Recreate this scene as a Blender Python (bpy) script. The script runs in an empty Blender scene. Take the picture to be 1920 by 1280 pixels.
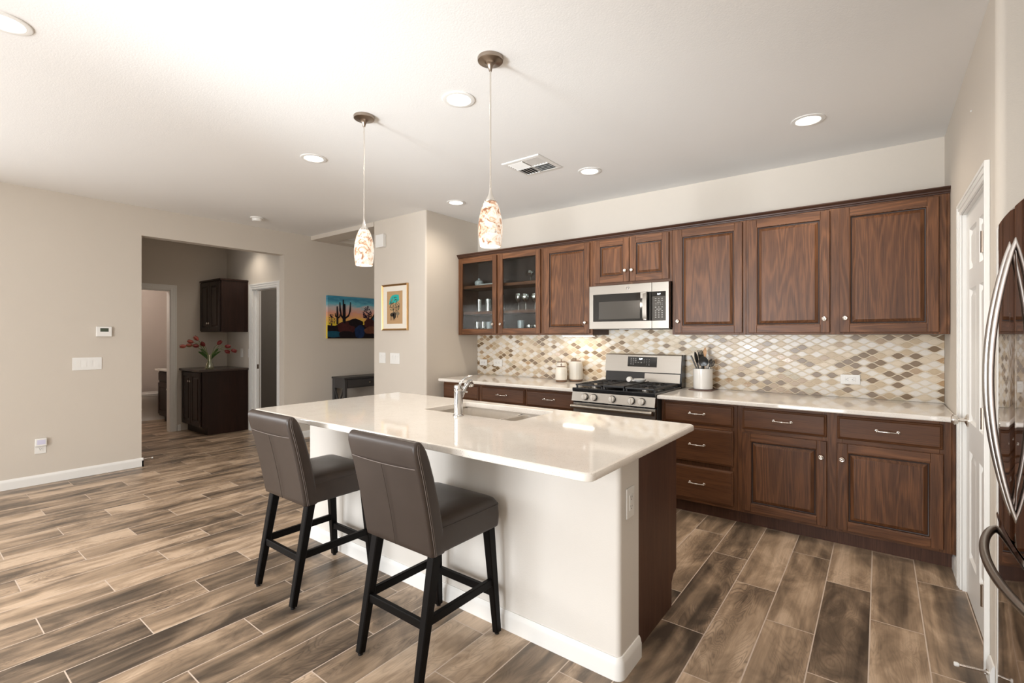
import bpy, bmesh, math, random
from mathutils import Matrix, Vector
random.seed(7)
SC = bpy.context.scene
COL = SC.collection
PI = math.pi

# ------------------------------------------------------------------ camera
FPX, HV, CAMH, YAW = 901.4, 630.0, 1.375, math.radians(37.353)
cam = bpy.data.cameras.new('camera')
cam.sensor_fit = 'HORIZONTAL'; cam.sensor_width = 36.0
cam.lens = FPX / 1920 * 36.0
cam.shift_y = -(640 - HV) / 1920
cam.clip_start = 0.02
camo = bpy.data.objects.new('camera', cam); COL.objects.link(camo)
camo.location = (0, 0, CAMH); camo.rotation_euler = (PI / 2, 0, YAW)
SC.camera = camo

# ------------------------------------------------------------------ exposure, sky, daylight
SC.view_settings.view_transform = 'Standard'
SC.view_settings.look = 'None'
SC.view_settings.gamma = 1.0
SC.view_settings.use_curve_mapping = False
SC.view_settings.exposure = 0.52
W = bpy.data.worlds.new('sky'); SC.world = W; W.use_nodes = True
bg = W.node_tree.nodes['Background']
bg.inputs[0].default_value = (0.85, 0.93, 1.0, 1); bg.inputs[1].default_value = 1.0

def area(name, loc, rot, sx, sy, watt, color):
    l = bpy.data.lights.new(name, 'AREA'); l.shape = 'RECTANGLE'; l.size = sx; l.size_y = sy
    l.energy = watt; l.color = color
    o = bpy.data.objects.new(name, l); COL.objects.link(o); o.location = loc; o.rotation_euler = rot
    return o
# daylight coming in through the glazed openings behind the camera
area('daylight_patio_door', (-1.95, -2.97, 1.12), (PI / 2, 0, 0), 2.9, 2.1, 122, (0.95, 0.975, 1.0))
area('daylight_side_window', (-6.17, -1.6, 1.45), (PI / 2, 0, -PI / 2), 1.9, 1.5, 72, (0.95, 0.975, 1.0))

# added fill spot behind the camera, aimed at the ceiling to brighten it

def aimed_fill(name, loc, target, watt, size, radius):
    l = bpy.data.lights.new(name, 'SPOT'); l.energy = watt; l.color = (0.90, 0.955, 1.0); l.spot_size = math.radians(size); l.spot_blend = 1.0; l.shadow_soft_size = radius
    o = bpy.data.objects.new(name, l); COL.objects.link(o); o.location = loc
    o.rotation_euler = (Vector(target) - Vector(loc)).to_track_quat('-Z', 'Y').to_euler()
aimed_fill('ceiling_fill', (-2.2, -2.2, 1.0), (-2.0, 3.7, 2.743), 610, 46, 0.40)

def spot(name, loc, watt, color, size=150, blend=0.8, radius=0.06, rot=(0, 0, 0)):
    l = bpy.data.lights.new(name, 'SPOT'); l.energy = watt; l.color = color
    l.spot_size = math.radians(size); l.spot_blend = blend; l.shadow_soft_size = radius
    o = bpy.data.objects.new(name, l); COL.objects.link(o); o.location = loc; o.rotation_euler = rot
    return o
def point(name, loc, watt, color, radius=0.03):
    l = bpy.data.lights.new(name, 'POINT'); l.energy = watt; l.color = color; l.shadow_soft_size = radius
    o = bpy.data.objects.new(name, l); COL.objects.link(o); o.location = loc
    return o
WARM = (1.0, 0.89, 0.76)

# ------------------------------------------------------------------ node helper
class G:
    def __init__(s, name):
        s.m = bpy.data.materials.new(name); s.m.use_nodes = True
        s.t = s.m.node_tree; s.t.nodes.clear()
        s.out = s.t.nodes.new('ShaderNodeOutputMaterial')
    def n(s, typ, ins=None, **props):
        nd = s.t.nodes.new('ShaderNode' + typ)
        for k, v in props.items(): setattr(nd, k, v)
        for k, v in (ins or {}).items(): s.put(nd.inputs[k], v)
        return nd
    def put(s, sock, v):
        if isinstance(v, bpy.types.NodeSocket): s.t.links.new(v, sock)
        elif isinstance(v, bpy.types.Node): s.t.links.new(v.outputs[0], sock)
        else:
            if sock.type == 'RGBA' and len(v) == 3: v = (*v, 1)
            sock.default_value = v
    def math(s, op, a, b=0.0, c=0.0):
        nd = s.t.nodes.new('ShaderNodeMath'); nd.operation = op
        s.put(nd.inputs[0], a); s.put(nd.inputs[1], b); s.put(nd.inputs[2], c)
        return nd.outputs[0]
    def xyz(s, x, y, z):
        return s.n('CombineXYZ', {0: x, 1: y, 2: z}).outputs[0]
    def sep(s, v):
        nd = s.n('SeparateXYZ', {0: v}); return nd.outputs[0], nd.outputs[1], nd.outputs[2]
    def noise(s, v, scale, detail=2.0, rough=0.5, dist=0.0, out=0):
        nd = s.n('TexNoise', {'Vector': v, 'Scale': scale, 'Detail': detail, 'Roughness': rough, 'Distortion': dist})
        return nd.outputs[out]
    def ramp(s, f, stops, interp='LINEAR'):
        nd = s.t.nodes.new('ShaderNodeValToRGB'); cr = nd.color_ramp; cr.interpolation = interp
        while len(cr.elements) < len(stops): cr.elements.new(0.5)
        for e, (p, c) in zip(cr.elements, stops):
            e.position = p; e.color = (*c, 1) if len(c) == 3 else c
        s.put(nd.inputs[0], f); return nd.outputs[0]
    def mix(s, f, a, b, blend='MIX'):
        nd = s.t.nodes.new('ShaderNodeMix'); nd.data_type = 'RGBA'; nd.blend_type = blend
        s.put(nd.inputs[0], f); s.put(nd.inputs[6], a); s.put(nd.inputs[7], b)
        return nd.outputs[2]
    def coord(s): return s.n('TexCoord').outputs['Object']
    def rnd(s): return s.n('ObjectInfo').outputs['Random']
    def bump(s, h, strength=0.2, dist=0.01):
        return s.n('Bump', {'Height': h, 'Strength': strength, 'Distance': dist}).outputs[0]
    def bsdf(s, color, rough=0.5, metal=0.0, normal=None, **kw):
        nd = s.t.nodes.new('ShaderNodeBsdfPrincipled')
        s.put(nd.inputs['Base Color'], color); s.put(nd.inputs['Roughness'], rough); s.put(nd.inputs['Metallic'], metal)
        if normal is not None: s.put(nd.inputs['Normal'], normal)
        for k, v in kw.items(): s.put(nd.inputs[k.replace('_', ' ')], v)
        s.t.links.new(nd.outputs[0], s.out.inputs[0]); return nd

def plain(name, color, rough=0.5, metal=0.0, var=0.06, scale=6.0, bump=0.0, bscale=120.0, **kw):
    g = G(name); c = g.coord()
    n = g.noise(c, scale, 3)
    col = g.mix(n, tuple(x * (1 - var) for x in color), tuple(min(1, x * (1 + var)) for x in color))
    nm = g.bump(g.noise(c, bscale, 2), bump, 0.004) if bump else None
    g.bsdf(col, rough, metal, nm, **kw); return g.m

def wood(name, axis, dark, mid, light, rough=0.42, rings=13.0, cath=0.85, bump=0.12):
    """stained oak: contour lines of a stretched noise give cathedral grain, fine noise gives pores"""
    g = G(name); c = g.coord(); r = g.rnd()
    off = g.xyz(g.math('MULTIPLY', r, 37.0), g.math('MULTIPLY', r, 91.0), g.math('MULTIPLY', r, 53.0))
    p = g.n('VectorMath', {0: c, 1: off}, operation='ADD').outputs[0]
    st = {'x': (0.42, 4.2, 4.2), 'y': (4.2, 0.42, 4.2), 'z': (4.2, 4.2, 0.42)}[axis]
    fine = {'x': (7, 330, 330), 'y': (330, 7, 330), 'z': (330, 330, 7)}[axis]
    ps = g.n('VectorMath', {0: p, 1: st}, operation='MULTIPLY').outputs[0]
    n = g.noise(ps, 1.6, 2.5, 0.45, 0.25)
    ring = g.math('MULTIPLY_ADD', g.math('SINE', g.math('MULTIPLY', n, rings * 6.283)), 0.5, 0.5)
    ring = g.math('POWER', ring, 1.6)
    pf = g.n('VectorMath', {0: p, 1: fine}, operation='MULTIPLY').outputs[0]
    por = g.noise(pf, 1.0, 2)
    tone = g.noise(ps, 0.9, 2)
    base = g.ramp(tone, [(0.3, mid), (0.7, light)])
    f = g.math('MULTIPLY', g.math('SUBTRACT', 1.0, ring), 0.55 * cath)
    col = g.mix(f, base, dark)
    pm = g.ramp(por, [(0.36, (1, 1, 1)), (0.5, (0, 0, 0))])
    col = g.mix(g.math('MULTIPLY', pm, 0.55), col, dark)
    g.bsdf(col, rough, 0, g.bump(g.math('ADD', g.math('MULTIPLY', ring, 0.4), por), bump, 0.002), Specular_IOR_Level=0.32)
    return g.m

# ------------------------------------------------------------------ materials
M = {}
WALL = (0.628, 0.570, 0.497)
M['wall'] = plain('wall_paint', WALL, 0.75, var=0.015, scale=2, bump=0.12, bscale=160)
M['wall_grey'] = plain('island_wall_paint', (0.70, 0.665, 0.615), 0.7, var=0.015, scale=2, bump=0.10, bscale=160)
M['ceil'] = plain('ceiling_paint', (0.86, 0.855, 0.84), 0.85, var=0.012, scale=2, bump=0.15, bscale=130)
M['trim'] = plain('white_trim_paint', (0.83, 0.82, 0.79), 0.35, var=0.01, scale=3)
M['plastic'] = plain('white_plastic', (0.84, 0.83, 0.80), 0.3, var=0.01)
M['slot'] = plain('dark_slot', (0.03, 0.03, 0.03), 0.5)
D_, M_, L_ = (0.034, 0.0125, 0.0055), (0.138, 0.0560, 0.0225), (0.200, 0.0840, 0.0350)
M['oak_v'] = wood('stained_oak_upright', 'z', D_, M_, L_)
M['oak_h'] = wood('stained_oak_across', 'x', D_, M_, L_)
M['oak_p'] = wood('stained_oak_plain', 'z', (0.05, 0.020, 0.009), (0.10, 0.041, 0.0175), (0.145, 0.061, 0.0265), rings=5, cath=0.4)
M['oak_ph'] = wood('stained_oak_drawer', 'x', (0.05, 0.020, 0.009), (0.105, 0.042, 0.0170), (0.152, 0.063, 0.0265), rings=6, cath=0.5)
M['oak_side'] = wood('stained_veneer_side', 'z', (0.036, 0.015, 0.009), (0.085, 0.037, 0.022), (0.120, 0.054, 0.033), rings=7, cath=0.5)
M['esp_v'] = wood('espresso_oak', 'z', (0.006, 0.0022, 0.0015), (0.019, 0.0070, 0.0042), (0.030, 0.0115, 0.0068), rings=9, cath=0.5)
M['groove_shade'] = plain('painted_groove_shade', (0.030, 0.0115, 0.0060), 0.5, var=0.1)  # shade in the door panel grooves, painted in as a darker colour
M['esp_top'] = plain('espresso_top', (0.05, 0.034, 0.028), 0.25, var=0.1)
M['cab_in'] = plain('cabinet_interior', (0.05, 0.028, 0.018), 0.6, var=0.1)
M['nickel'] = plain('satin_nickel', (0.74, 0.70, 0.65), 0.22, 1.0, var=0.02)
M['bronze'] = plain('antique_nickel', (0.34, 0.28, 0.23), 0.28, 1.0, var=0.04)
M['chrome'] = plain('polished_chrome', (0.62, 0.61, 0.60), 0.12, 1.0, var=0.01)
M['black'] = plain('black_enamel', (0.010, 0.010, 0.011), 0.18, var=0.05)
M['iron'] = plain('cast_iron', (0.018, 0.017, 0.017), 0.45, var=0.15, scale=40)
M['blackglass'] = plain('black_glass', (0.008, 0.008, 0.008), 0.06, var=0.02)
M['greyglass'] = plain('grey_screen', (0.05, 0.044, 0.037), 0.18, var=0.05, scale=300)
M['ceramic'] = plain('cream_ceramic', (0.74, 0.70, 0.62), 0.35, var=0.03)
M['white_ceramic'] = plain('white_ceramic', (0.80, 0.78, 0.74), 0.15, var=0.02)
M['canwood'] = plain('canister_wood', (0.17, 0.095, 0.055), 0.5, var=0.15)
M['trivet'] = plain('trivet_wood', (0.085, 0.035, 0.022), 0.45, var=0.15)
M['rubberblk'] = plain('black_nylon', (0.014, 0.014, 0.014), 0.3, var=0.1)
M['greynylon'] = plain('grey_nylon', (0.09, 0.085, 0.08), 0.35, var=0.1)
M['spoonwood'] = plain('spoon_wood', (0.62, 0.36, 0.19), 0.55, var=0.1)
M['legwood'] = plain('black_stool_wood', (0.0032, 0.0024, 0.0021), 0.45, var=0.2, Specular_IOR_Level=0.12)
M['console'] = plain('charcoal_paint', (0.050, 0.047, 0.046), 0.45, var=0.05)
M['gold'] = plain('gilt_frame', (0.62, 0.40, 0.19), 0.3, 1.0, var=0.05)
M['goldark'] = plain('gilt_frame_dark', (0.10, 0.065, 0.04), 0.35, 0.4, var=0.05)
M['mat'] = plain('picture_mat', (0.80, 0.75, 0.66), 0.8, var=0.01)
M['kraft'] = plain('tan_paper', (0.48, 0.30, 0.15), 0.85, var=0.05, scale=60)
M['sink'] = plain('sink_composite', (0.50, 0.45, 0.39), 0.38, var=0.06, scale=30)
M['toilet'] = plain('toilet_china', (0.75, 0.73, 0.70), 0.12, var=0.01)
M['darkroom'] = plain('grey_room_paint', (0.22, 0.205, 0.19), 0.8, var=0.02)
M['toast'] = plain('powder_room_paint', (0.55, 0.495, 0.455), 0.75, var=0.02)
M['nightlight'] = plain('night_light_lens', (0.66, 0.65, 0.80), 0.3, var=0.02)
M['lcd'] = plain('lcd_screen', (0.055, 0.075, 0.05), 0.25, var=0.05)
M['galv'] = plain('duct_metal', (0.35, 0.34, 0.33), 0.4, 0.6, var=0.2, scale=30)
M['leaf'] = plain('tulip_leaf', (0.045, 0.115, 0.018), 0.4, var=0.3, scale=30)
M['stem'] = plain('tulip_stem', (0.14, 0.22, 0.04), 0.45, var=0.15)
M['petal'] = plain('tulip_petal', (0.17, 0.016, 0.014), 0.4, var=0.35, scale=30)
M['petal_l'] = plain('tulip_petal_faded', (0.38, 0.09, 0.065), 0.45, var=0.35, scale=30)

def stainless(name, axis, tint=(0.30, 0.274, 0.242)):
    g = G(name); c = g.coord()
    s = {'x': (3, 500, 500), 'z': (500, 500, 3), 'y': (500, 3, 500)}[axis]
    n = g.noise(g.n('VectorMath', {0: c, 1: s}, operation='MULTIPLY').outputs[0], 1.0, 2)
    col = g.mix(n, tuple(x * 0.93 for x in tint), tuple(min(1, x * 1.06) for x in tint))
    g.bsdf(col, g.math('MULTIPLY_ADD', n, 0.10, 0.27), 1.0, g.bump(n, 0.04, 0.001)); return g.m
M['steel'] = stainless('brushed_stainless', 'x')
M['steel_v'] = stainless('brushed_stainless_upright', 'z')
M['fridge'] = stainless('dark_stainless', 'z', (0.24, 0.19, 0.165))
g = M['fridge'].node_tree
for nd in g.nodes:
    if nd.type == 'BSDF_PRINCIPLED':
        for l in list(nd.inputs['Roughness'].links) + list(nd.inputs['Normal'].links): g.links.remove(l)
        nd.inputs['Roughness'].default_value = 0.045
M['fridge_side'] = plain('fridge_side', (0.045, 0.042, 0.04), 0.45, var=0.05)
M['fridge_handle'] = stainless('fridge_handle_steel', 'z', (0.62, 0.60, 0.58))
M['fridge_handle_dark'] = stainless('fridge_drawer_handle_steel', 'y', (0.36, 0.33, 0.30))

def glow(name, color, strength, base=(0.8, 0.8, 0.8)):
    g = G(name); g.bsdf(base, 0.4, Emission_Color=(*color, 1), Emission_Strength=strength); return g.m
M['can_glow'] = glow('lit_downlight', (1.0, 0.93, 0.82), 6.0)
M['strip_glow'] = glow('lit_strip', (1.0, 0.88, 0.70), 5.0)
M['digit'] = glow('lit_digits', (0.85, 0.92, 1.0), 2.0)
M['bulb'] = glow('lit_bulb', (1.0, 0.85, 0.65), 8.0)
M['legend'] = plain('printed_legend', (0.42, 0.40, 0.37), 0.5)
M['legend_dim'] = plain('printed_legend_dim', (0.18, 0.18, 0.17), 0.5)

def clear_glass(name, tint=(1, 1, 1), amount=0.86, rough=0.03, ribs=0.0):
    g = G(name)
    tr = g.n('BsdfTransparent', {0: tint})
    gl = g.n('BsdfGlossy', {'Color': (1.0, 0.98, 0.94) if not ribs else (0.6, 0.57, 0.53), 'Roughness': rough})
    if ribs:
        w = g.n('TexWave', {'Vector': g.coord(), 'Scale': ribs}, bands_direction='X')
        b = g.bump(w.outputs[1], 0.5, 0.004); g.put(gl.inputs['Normal'], b)
    fr = g.n('LayerWeight', {0: 0.25}).outputs[0]
    f = g.math('MULTIPLY_ADD', fr, 0.28 if ribs else 0.5, 1.0 - amount)
    mx = g.n('MixShader', {0: f, 1: tr.outputs[0], 2: gl.outputs[0]})
    g.t.links.new(mx.outputs[0], g.out.inputs[0]); return g.m
M['pane'] = clear_glass('reeded_cabinet_glass', (0.86, 0.88, 0.88), 0.985, 0.06, ribs=40)
M['drinkglass'] = clear_glass('drinking_glass', (0.93, 0.96, 0.96), 0.72, 0.05)
M['vaseglass'] = clear_glass('vase_glass', (0.92, 0.94, 0.84), 0.84, 0.04)
M['knobsteel'] = plain('knob_steel', (0.78, 0.74, 0.68), 0.38, 0.25, var=0.02)
M['milkglass'] = plain('pale_glassware', (0.42, 0.47, 0.47), 0.12, var=0.1)
M['tealpaper'] = plain('teal_striped_box', (0.28, 0.42, 0.42), 0.3, var=0.1)

def quartz():
    g = G('cream_quartz'); c = g.coord()
    big = g.noise(c, 14, 4, 0.6)
    base = g.mix(big, (0.72, 0.672, 0.612), (0.82, 0.778, 0.722))
    v = g.n('TexVoronoi', {'Vector': c, 'Scale': 150.0}); 
    fl = g.math('LESS_THAN', v.outputs['Distance'], 0.24)
    hue = g.sep(v.outputs['Color'])
    sel = g.math('MULTIPLY', fl, g.math('GREATER_THAN', hue[0], 0.72))
    base = g.mix(g.math('MULTIPLY', sel, 0.55), base, (0.34, 0.27, 0.22))
    sel2 = g.math('MULTIPLY', fl, g.math('LESS_THAN', hue[0], 0.25))
    base = g.mix(g.math('MULTIPLY', sel2, 0.6), base, (0.92, 0.90, 0.86))
    g.bsdf(base, 0.05, IOR=1.58); return g.m
M['quartz'] = quartz()

def leather():
    g = G('taupe_leather'); c = g.coord()
    v = g.n('TexVoronoi', {'Vector': c, 'Scale': 420.0}).outputs[0]
    n = g.noise(c, 9, 3)
    col = g.mix(n, (0.034, 0.0245, 0.0195), (0.050, 0.0365, 0.0295))
    g.bsdf(col, g.math('MULTIPLY_ADD', n, 0.10, 0.30), 0, g.bump(v, 0.10, 0.0015), Specular_IOR_Level=0.36); return g.m
M['leather'] = leather()
M['stitch'] = plain('leather_stitching', (0.16, 0.13, 0.115), 0.6)

def art_glass():
    g = G('lit_art_glass'); c = g.coord(); r = g.rnd()
    p = g.n('VectorMath', {0: c, 1: g.xyz(g.math('MULTIPLY', r, 9.0), 0.0, 0.0)}, operation='ADD').outputs[0]
    n = g.noise(p, 26, 4, 0.65, 1.2)
    n2 = g.noise(p, 60, 3, 0.6)
    col = g.ramp(n, [(0.36, (0.33, 0.13, 0.06)), (0.44, (0.85, 0.52, 0.33)), (0.52, (1.0, 0.86, 0.70)), (0.65, (1.0, 0.95, 0.87))])
    col = g.mix(g.ramp(n2, [(0.62, (0, 0, 0)), (0.70, (0.8, 0.8, 0.8))]), col, (0.45, 0.35, 0.30))
    g.bsdf(g.mix(0.72, col, (0.02, 0.015, 0.01)), 0.25, Emission_Color=col, Emission_Strength=0.52); return g.m
M['shade'] = art_glass()

PW, PX0, PL, PST = 0.2022, -0.034, 0.9225, 0.3075
def floor_mat():
    g = G('wood_look_plank_tile'); x, y, z = g.sep(g.coord())
    xs = g.math('DIVIDE', g.math('SUBTRACT', x, PX0), PW)
    k = g.math('FLOOR', xs); fx = g.math('FRACT', xs)
    yj = g.math('MULTIPLY_ADD', g.math('ADD', k, 4.0), -PST, 3.222)
    ys = g.math('DIVIDE', g.math('SUBTRACT', y, yj), PL)
    row = g.math('FLOOR', ys); fy = g.math('FRACT', ys)
    def edge(f, w):
        a = g.math('MINIMUM', f, g.math('SUBTRACT', 1.0, f)); return g.math('LESS_THAN', a, w)
    grout = g.math('MAXIMUM', edge(fx, 0.0024 / PW), edge(fy, 0.0024 / PL))
    wn = g.n('TexWhiteNoise', {'Vector': g.xyz(k, row, 3.0)}, noise_dimensions='3D')
    r1 = wn.outputs['Value']; rc = g.sep(wn.outputs['Color'])
    # every plank shows its own cut of the print
    pv = g.xyz(g.math('ADD', x, g.math('MULTIPLY', r1, 40.0)), g.math('ADD', y, g.math('MULTIPLY', rc[0], 70.0)), g.math('MULTIPLY', rc[1], 30.0))
    def st(a, b): return g.n('VectorMath', {0: pv, 1: (a, b, 1.0)}, operation='MULTIPLY').outputs[0]
    cloud = g.noise(st(5.5, 2.3), 1.0, 5, 0.55, 1.1)
    streak = g.noise(st(11.0, 0.55), 1.0, 3, 0.5, 0.7)
    swirl = g.noise(st(7.5, 1.9), 1.0, 1.5, 0.4, 1.6)
    lines = g.math('ABSOLUTE', g.math('SINE', g.math('MULTIPLY', swirl, 54.0)))
    lines = g.math('SUBTRACT', 1.0, g.math('POWER', lines, 0.5))
    fine = g.noise(st(190.0, 5.0), 1.0, 3, 0.6)
    mixv = g.math('ADD', g.math('MULTIPLY', cloud, 0.55), g.math('MULTIPLY', streak, 0.45))
    mixv = g.math('ADD', mixv, g.math('MULTIPLY', g.math('SUBTRACT', rc[2], 0.5), 0.15))
    col = g.ramp(mixv, [(0.33, (0.062, 0.045, 0.032)), (0.41, (0.155, 0.112, 0.076)), (0.48, (0.275, 0.197, 0.132)),
                        (0.55, (0.420, 0.302, 0.203)), (0.63, (0.62, 0.465, 0.33))])
    sw = g.ramp(g.noise(st(4.0, 1.3), 1.0, 2, 0.5, 0.3), [(0.42, (0, 0, 0)), (0.54, (1, 1, 1))])
    col = g.mix(g.math('MULTIPLY', g.math('MULTIPLY', lines, sw), g.math('MULTIPLY_ADD', g.math('POWER', rc[1], 1.5), 0.75, 0.1)), col, (0.065, 0.045, 0.034))
    col = g.mix(g.math('MULTIPLY', g.math('SUBTRACT', fine, 0.40), 0.55), col, (0.08, 0.057, 0.043))
    col = g.mix(grout, col, (0.60, 0.49, 0.40))
    rough = g.math('MULTIPLY_ADD', grout, 0.4, g.math('MULTIPLY_ADD', fine, 0.12, 0.30))
    h = g.math('SUBTRACT', g.math('MULTIPLY', fine, 0.15), grout)
    g.bsdf(col, rough, 0, g.bump(h, 0.35, 0.002)); return g.m
M['floor'] = floor_mat()

def tile_mat(name, c, rough, var=0.10, metal=0.0, fleck=None):
    g = G(name); co = g.coord(); n = g.noise(co, 38, 4, 0.6)
    col = g.mix(n, tuple(x * (1 - var) for x in c), tuple(min(1, x * (1 + var)) for x in c))
    if fleck: col = g.mix(g.ramp(g.noise(co, 90, 3), [(0.60, (0, 0, 0)), (0.68, (1, 1, 1))]), col, fleck)
    g.bsdf(col, rough, metal); return g.m
TILES = [tile_mat('tile_ivory_marble', (0.76, 0.71, 0.64), 0.34, 0.04),
         tile_mat('tile_cream_stone', (0.71, 0.60, 0.455), 0.34, 0.08),
         tile_mat('tile_beige_stone', (0.56, 0.435, 0.285), 0.34, 0.12),
         tile_mat('tile_tan_stone', (0.44, 0.315, 0.20), 0.3, 0.14),
         tile_mat('tile_brown_glass', (0.215, 0.140, 0.074), 0.30, 0.06),
         tile_mat('tile_sand_glass', (0.50, 0.43, 0.31), 0.28, 0.06),
         tile_mat('tile_gold_fleck', (0.46, 0.30, 0.16), 0.12, 0.2, 0.0, (0.70, 0.58, 0.42))]
M['grout'] = plain('tile_grout', (0.74, 0.64, 0.50), 0.8, var=0.04, scale=60)

# ------------------------------------------------------------------ mesh builder
class MB:
    def __init__(s): s.bm = bmesh.new(); s.xf = None
    def add(s, tmp, mi=0):
        if s.xf is not None: bmesh.ops.transform(tmp, matrix=s.xf, verts=tmp.verts)
        for f in tmp.faces: f.material_index = mi if mi is not None else f.material_index
        me = bpy.data.meshes.new('t'); tmp.to_mesh(me); tmp.free(); s.bm.from_mesh(me); bpy.data.meshes.remove(me); return s
    def box(s, x0, x1, y0, y1, z0, z1, bev=0.0, seg=2, mi=0, taper=None):
        t = bmesh.new(); bmesh.ops.create_cube(t, size=1)
        for v in t.verts:
            v.co = Vector(((x0 + x1) / 2 + v.co.x * (x1 - x0), (y0 + y1) / 2 + v.co.y * (y1 - y0), (z0 + z1) / 2 + v.co.z * (z1 - z0)))
        if bev: bmesh.ops.bevel(t, geom=t.edges[:], offset=bev, segments=seg, profile=0.5, affect='EDGES', clamp_overlap=True)
        return s.add(t, mi)
    def loft(s, rings, caps=(True, True), mi=0, closed=True):
        t = bmesh.new(); vs = [[t.verts.new(p) for p in r] for r in rings]; n = len(rings[0])
        for a, b in zip(vs, vs[1:]):
            for i in range(n if closed else n - 1):
                j = (i + 1) % n
                try: t.faces.new((a[i], a[j], b[j], b[i]))
                except ValueError: pass
        if caps[0] and closed: t.faces.new(list(reversed(vs[0])))
        if caps[1] and closed: t.faces.new(vs[-1])
        bmesh.ops.remove_doubles(t, verts=t.verts[:], dist=1e-6)
        bmesh.ops.recalc_face_normals(t, faces=t.faces[:]); return s.add(t, mi)
    def lathe(s, prof, c=(0, 0, 0), axis='z', seg=28, mi=0, caps=(True, True)):
        rings = []
        for r, h in prof:
            r = max(r, 1e-4); ring = []
            for i in range(seg):
                a = 2 * PI * i / seg; u, v = r * math.cos(a), r * math.sin(a)
                p = {'z': (u, v, h), 'y': (u, h, v), 'x': (h, u, v)}[axis]
                ring.append((c[0] + p[0], c[1] + p[1], c[2] + p[2]))
            rings.append(ring)
        return s.loft(rings, caps, mi)
    def cyl(s, c, r, h, axis='z', seg=24, mi=0): return s.lathe([(r, 0), (r, h)], c, axis, seg, mi)
    def tube(s, pts, rad, seg=10, mi=0, flat=1.0, up=(0, 0, 1)):
        pts = [Vector(p) for p in pts]; rings = []
        for i, p in enumerate(pts):
            d = (pts[min(i + 1, len(pts) - 1)] - pts[max(i - 1, 0)]).normalized()
            u = Vector(up)
            if abs(d.dot(u)) > 0.95: u = Vector((1, 0, 0))
            a = d.cross(u).normalized(); b = a.cross(d).normalized()
            r = rad[i] if isinstance(rad, (list, tuple)) else rad
            rings.append([p + a * (r * math.cos(2 * PI * k / seg)) + b * (r * flat * math.sin(2 * PI * k / seg)) for k in range(seg)])
        return s.loft(rings, (True, True), mi)
    def prism(s, poly, axis, a0, a1, mi=0, bev=0):
        def P(u, v, w): return {'x': (w, u, v), 'y': (u, w, v), 'z': (u, v, w)}[axis]
        return s.loft([[P(u, v, a0) for u, v in poly], [P(u, v, a1) for u, v in poly]], (True, True), mi)
    def ball(s, c, r, sq=(1, 1, 1), seg=18, mi=0):
        t = bmesh.new(); bmesh.ops.create_uvsphere(t, u_segments=seg, v_segments=seg // 2, radius=r)
        for v in t.verts: v.co = Vector((c[0] + v.co.x * sq[0], c[1] + v.co.y * sq[1], c[2] + v.co.z * sq[2]))
        return s.add(t, mi)
    def beam(s, p, q, w, d, up=(0, 0, 1), mi=0, w2=None, d2=None, bev=0.0):
        """square bar from p to q, optionally tapered"""
        p, q = Vector(p), Vector(q); ax = (q - p).normalized(); u = Vector(up)
        a = ax.cross(u).normalized(); b = a.cross(ax).normalized()
        def ring(c, w, d):
            k = 0.22
            o = []
            for sx, sy in ((1, 1), (-1, 1), (-1, -1), (1, -1)):
                if bev:
                    e1, e2 = (w / 2 - bev, d / 2), (w / 2, d / 2 - bev)
                    pr = [e2, e1] if sx * sy > 0 else [e1, e2]
                    for e in pr: o.append(c + a * (sx * e[0]) + b * (sy * e[1]))
                else: o.append(c + a * (sx * w / 2) + b * (sy * d / 2))
            return o
        return s.loft([ring(p, w, d), ring(q, w2 or w, d2 or d)], (True, True), mi)

def worldloc(o):
    v = Vector((0, 0, 0))
    while o is not None: v += o.location; o = o.parent
    return v
def obj(name, mb, mats, parent=None, label=None, cat=None, group=None, kind=None, smooth=True, ang=38, local=False, origin=None):
    me = bpy.data.meshes.new(name); mb.bm.to_mesh(me); mb.bm.free()
    for m in (mats if isinstance(mats, (list, tuple)) else [mats]): me.materials.append(m)
    o = bpy.data.objects.new(name, me); COL.objects.link(o)
    if parent is not None:
        o.parent = parent
        if not local: me.transform(Matrix.Translation(-worldloc(parent)))
    elif kind != 'structure' and not local:
        xs = [v.co for v in me.vertices]
        c = Vector(((min(v.x for v in xs) + max(v.x for v in xs)) / 2, (min(v.y for v in xs) + max(v.y for v in xs)) / 2, min(v.z for v in xs)))
        if origin: c = Vector(origin)
        me.transform(Matrix.Translation(-c)); o.location = c
    if smooth:
        me.shade_smooth(); me.set_sharp_from_angle(angle=math.radians(ang))
        wm = o.modifiers.new('crisp_faces', 'WEIGHTED_NORMAL'); wm.keep_sharp = True; wm.weight = 60
    tag(o, label, cat, group, kind); return o
def tag(o, label=None, cat=None, group=None, kind=None):
    for k, v in (('label', label), ('category', cat), ('group', group), ('kind', kind)):
        if v: o[k] = v
def thing(name, loc, label, cat, group=None, kind=None):
    o = bpy.data.objects.new(name, None); COL.objects.link(o); o.location = loc; o.empty_display_size = 0.1
    tag(o, label, cat, group, kind); return o
def copy_tree(o, loc=None, label=None, parent=None):
    c = o.copy(); COL.objects.link(c)
    if parent is not None: c.parent = parent
    if loc is not None: c.location = loc
    if label: c['label'] = label
    for ch in list(o.children): copy_tree(ch, parent=c)
    return c
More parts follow.
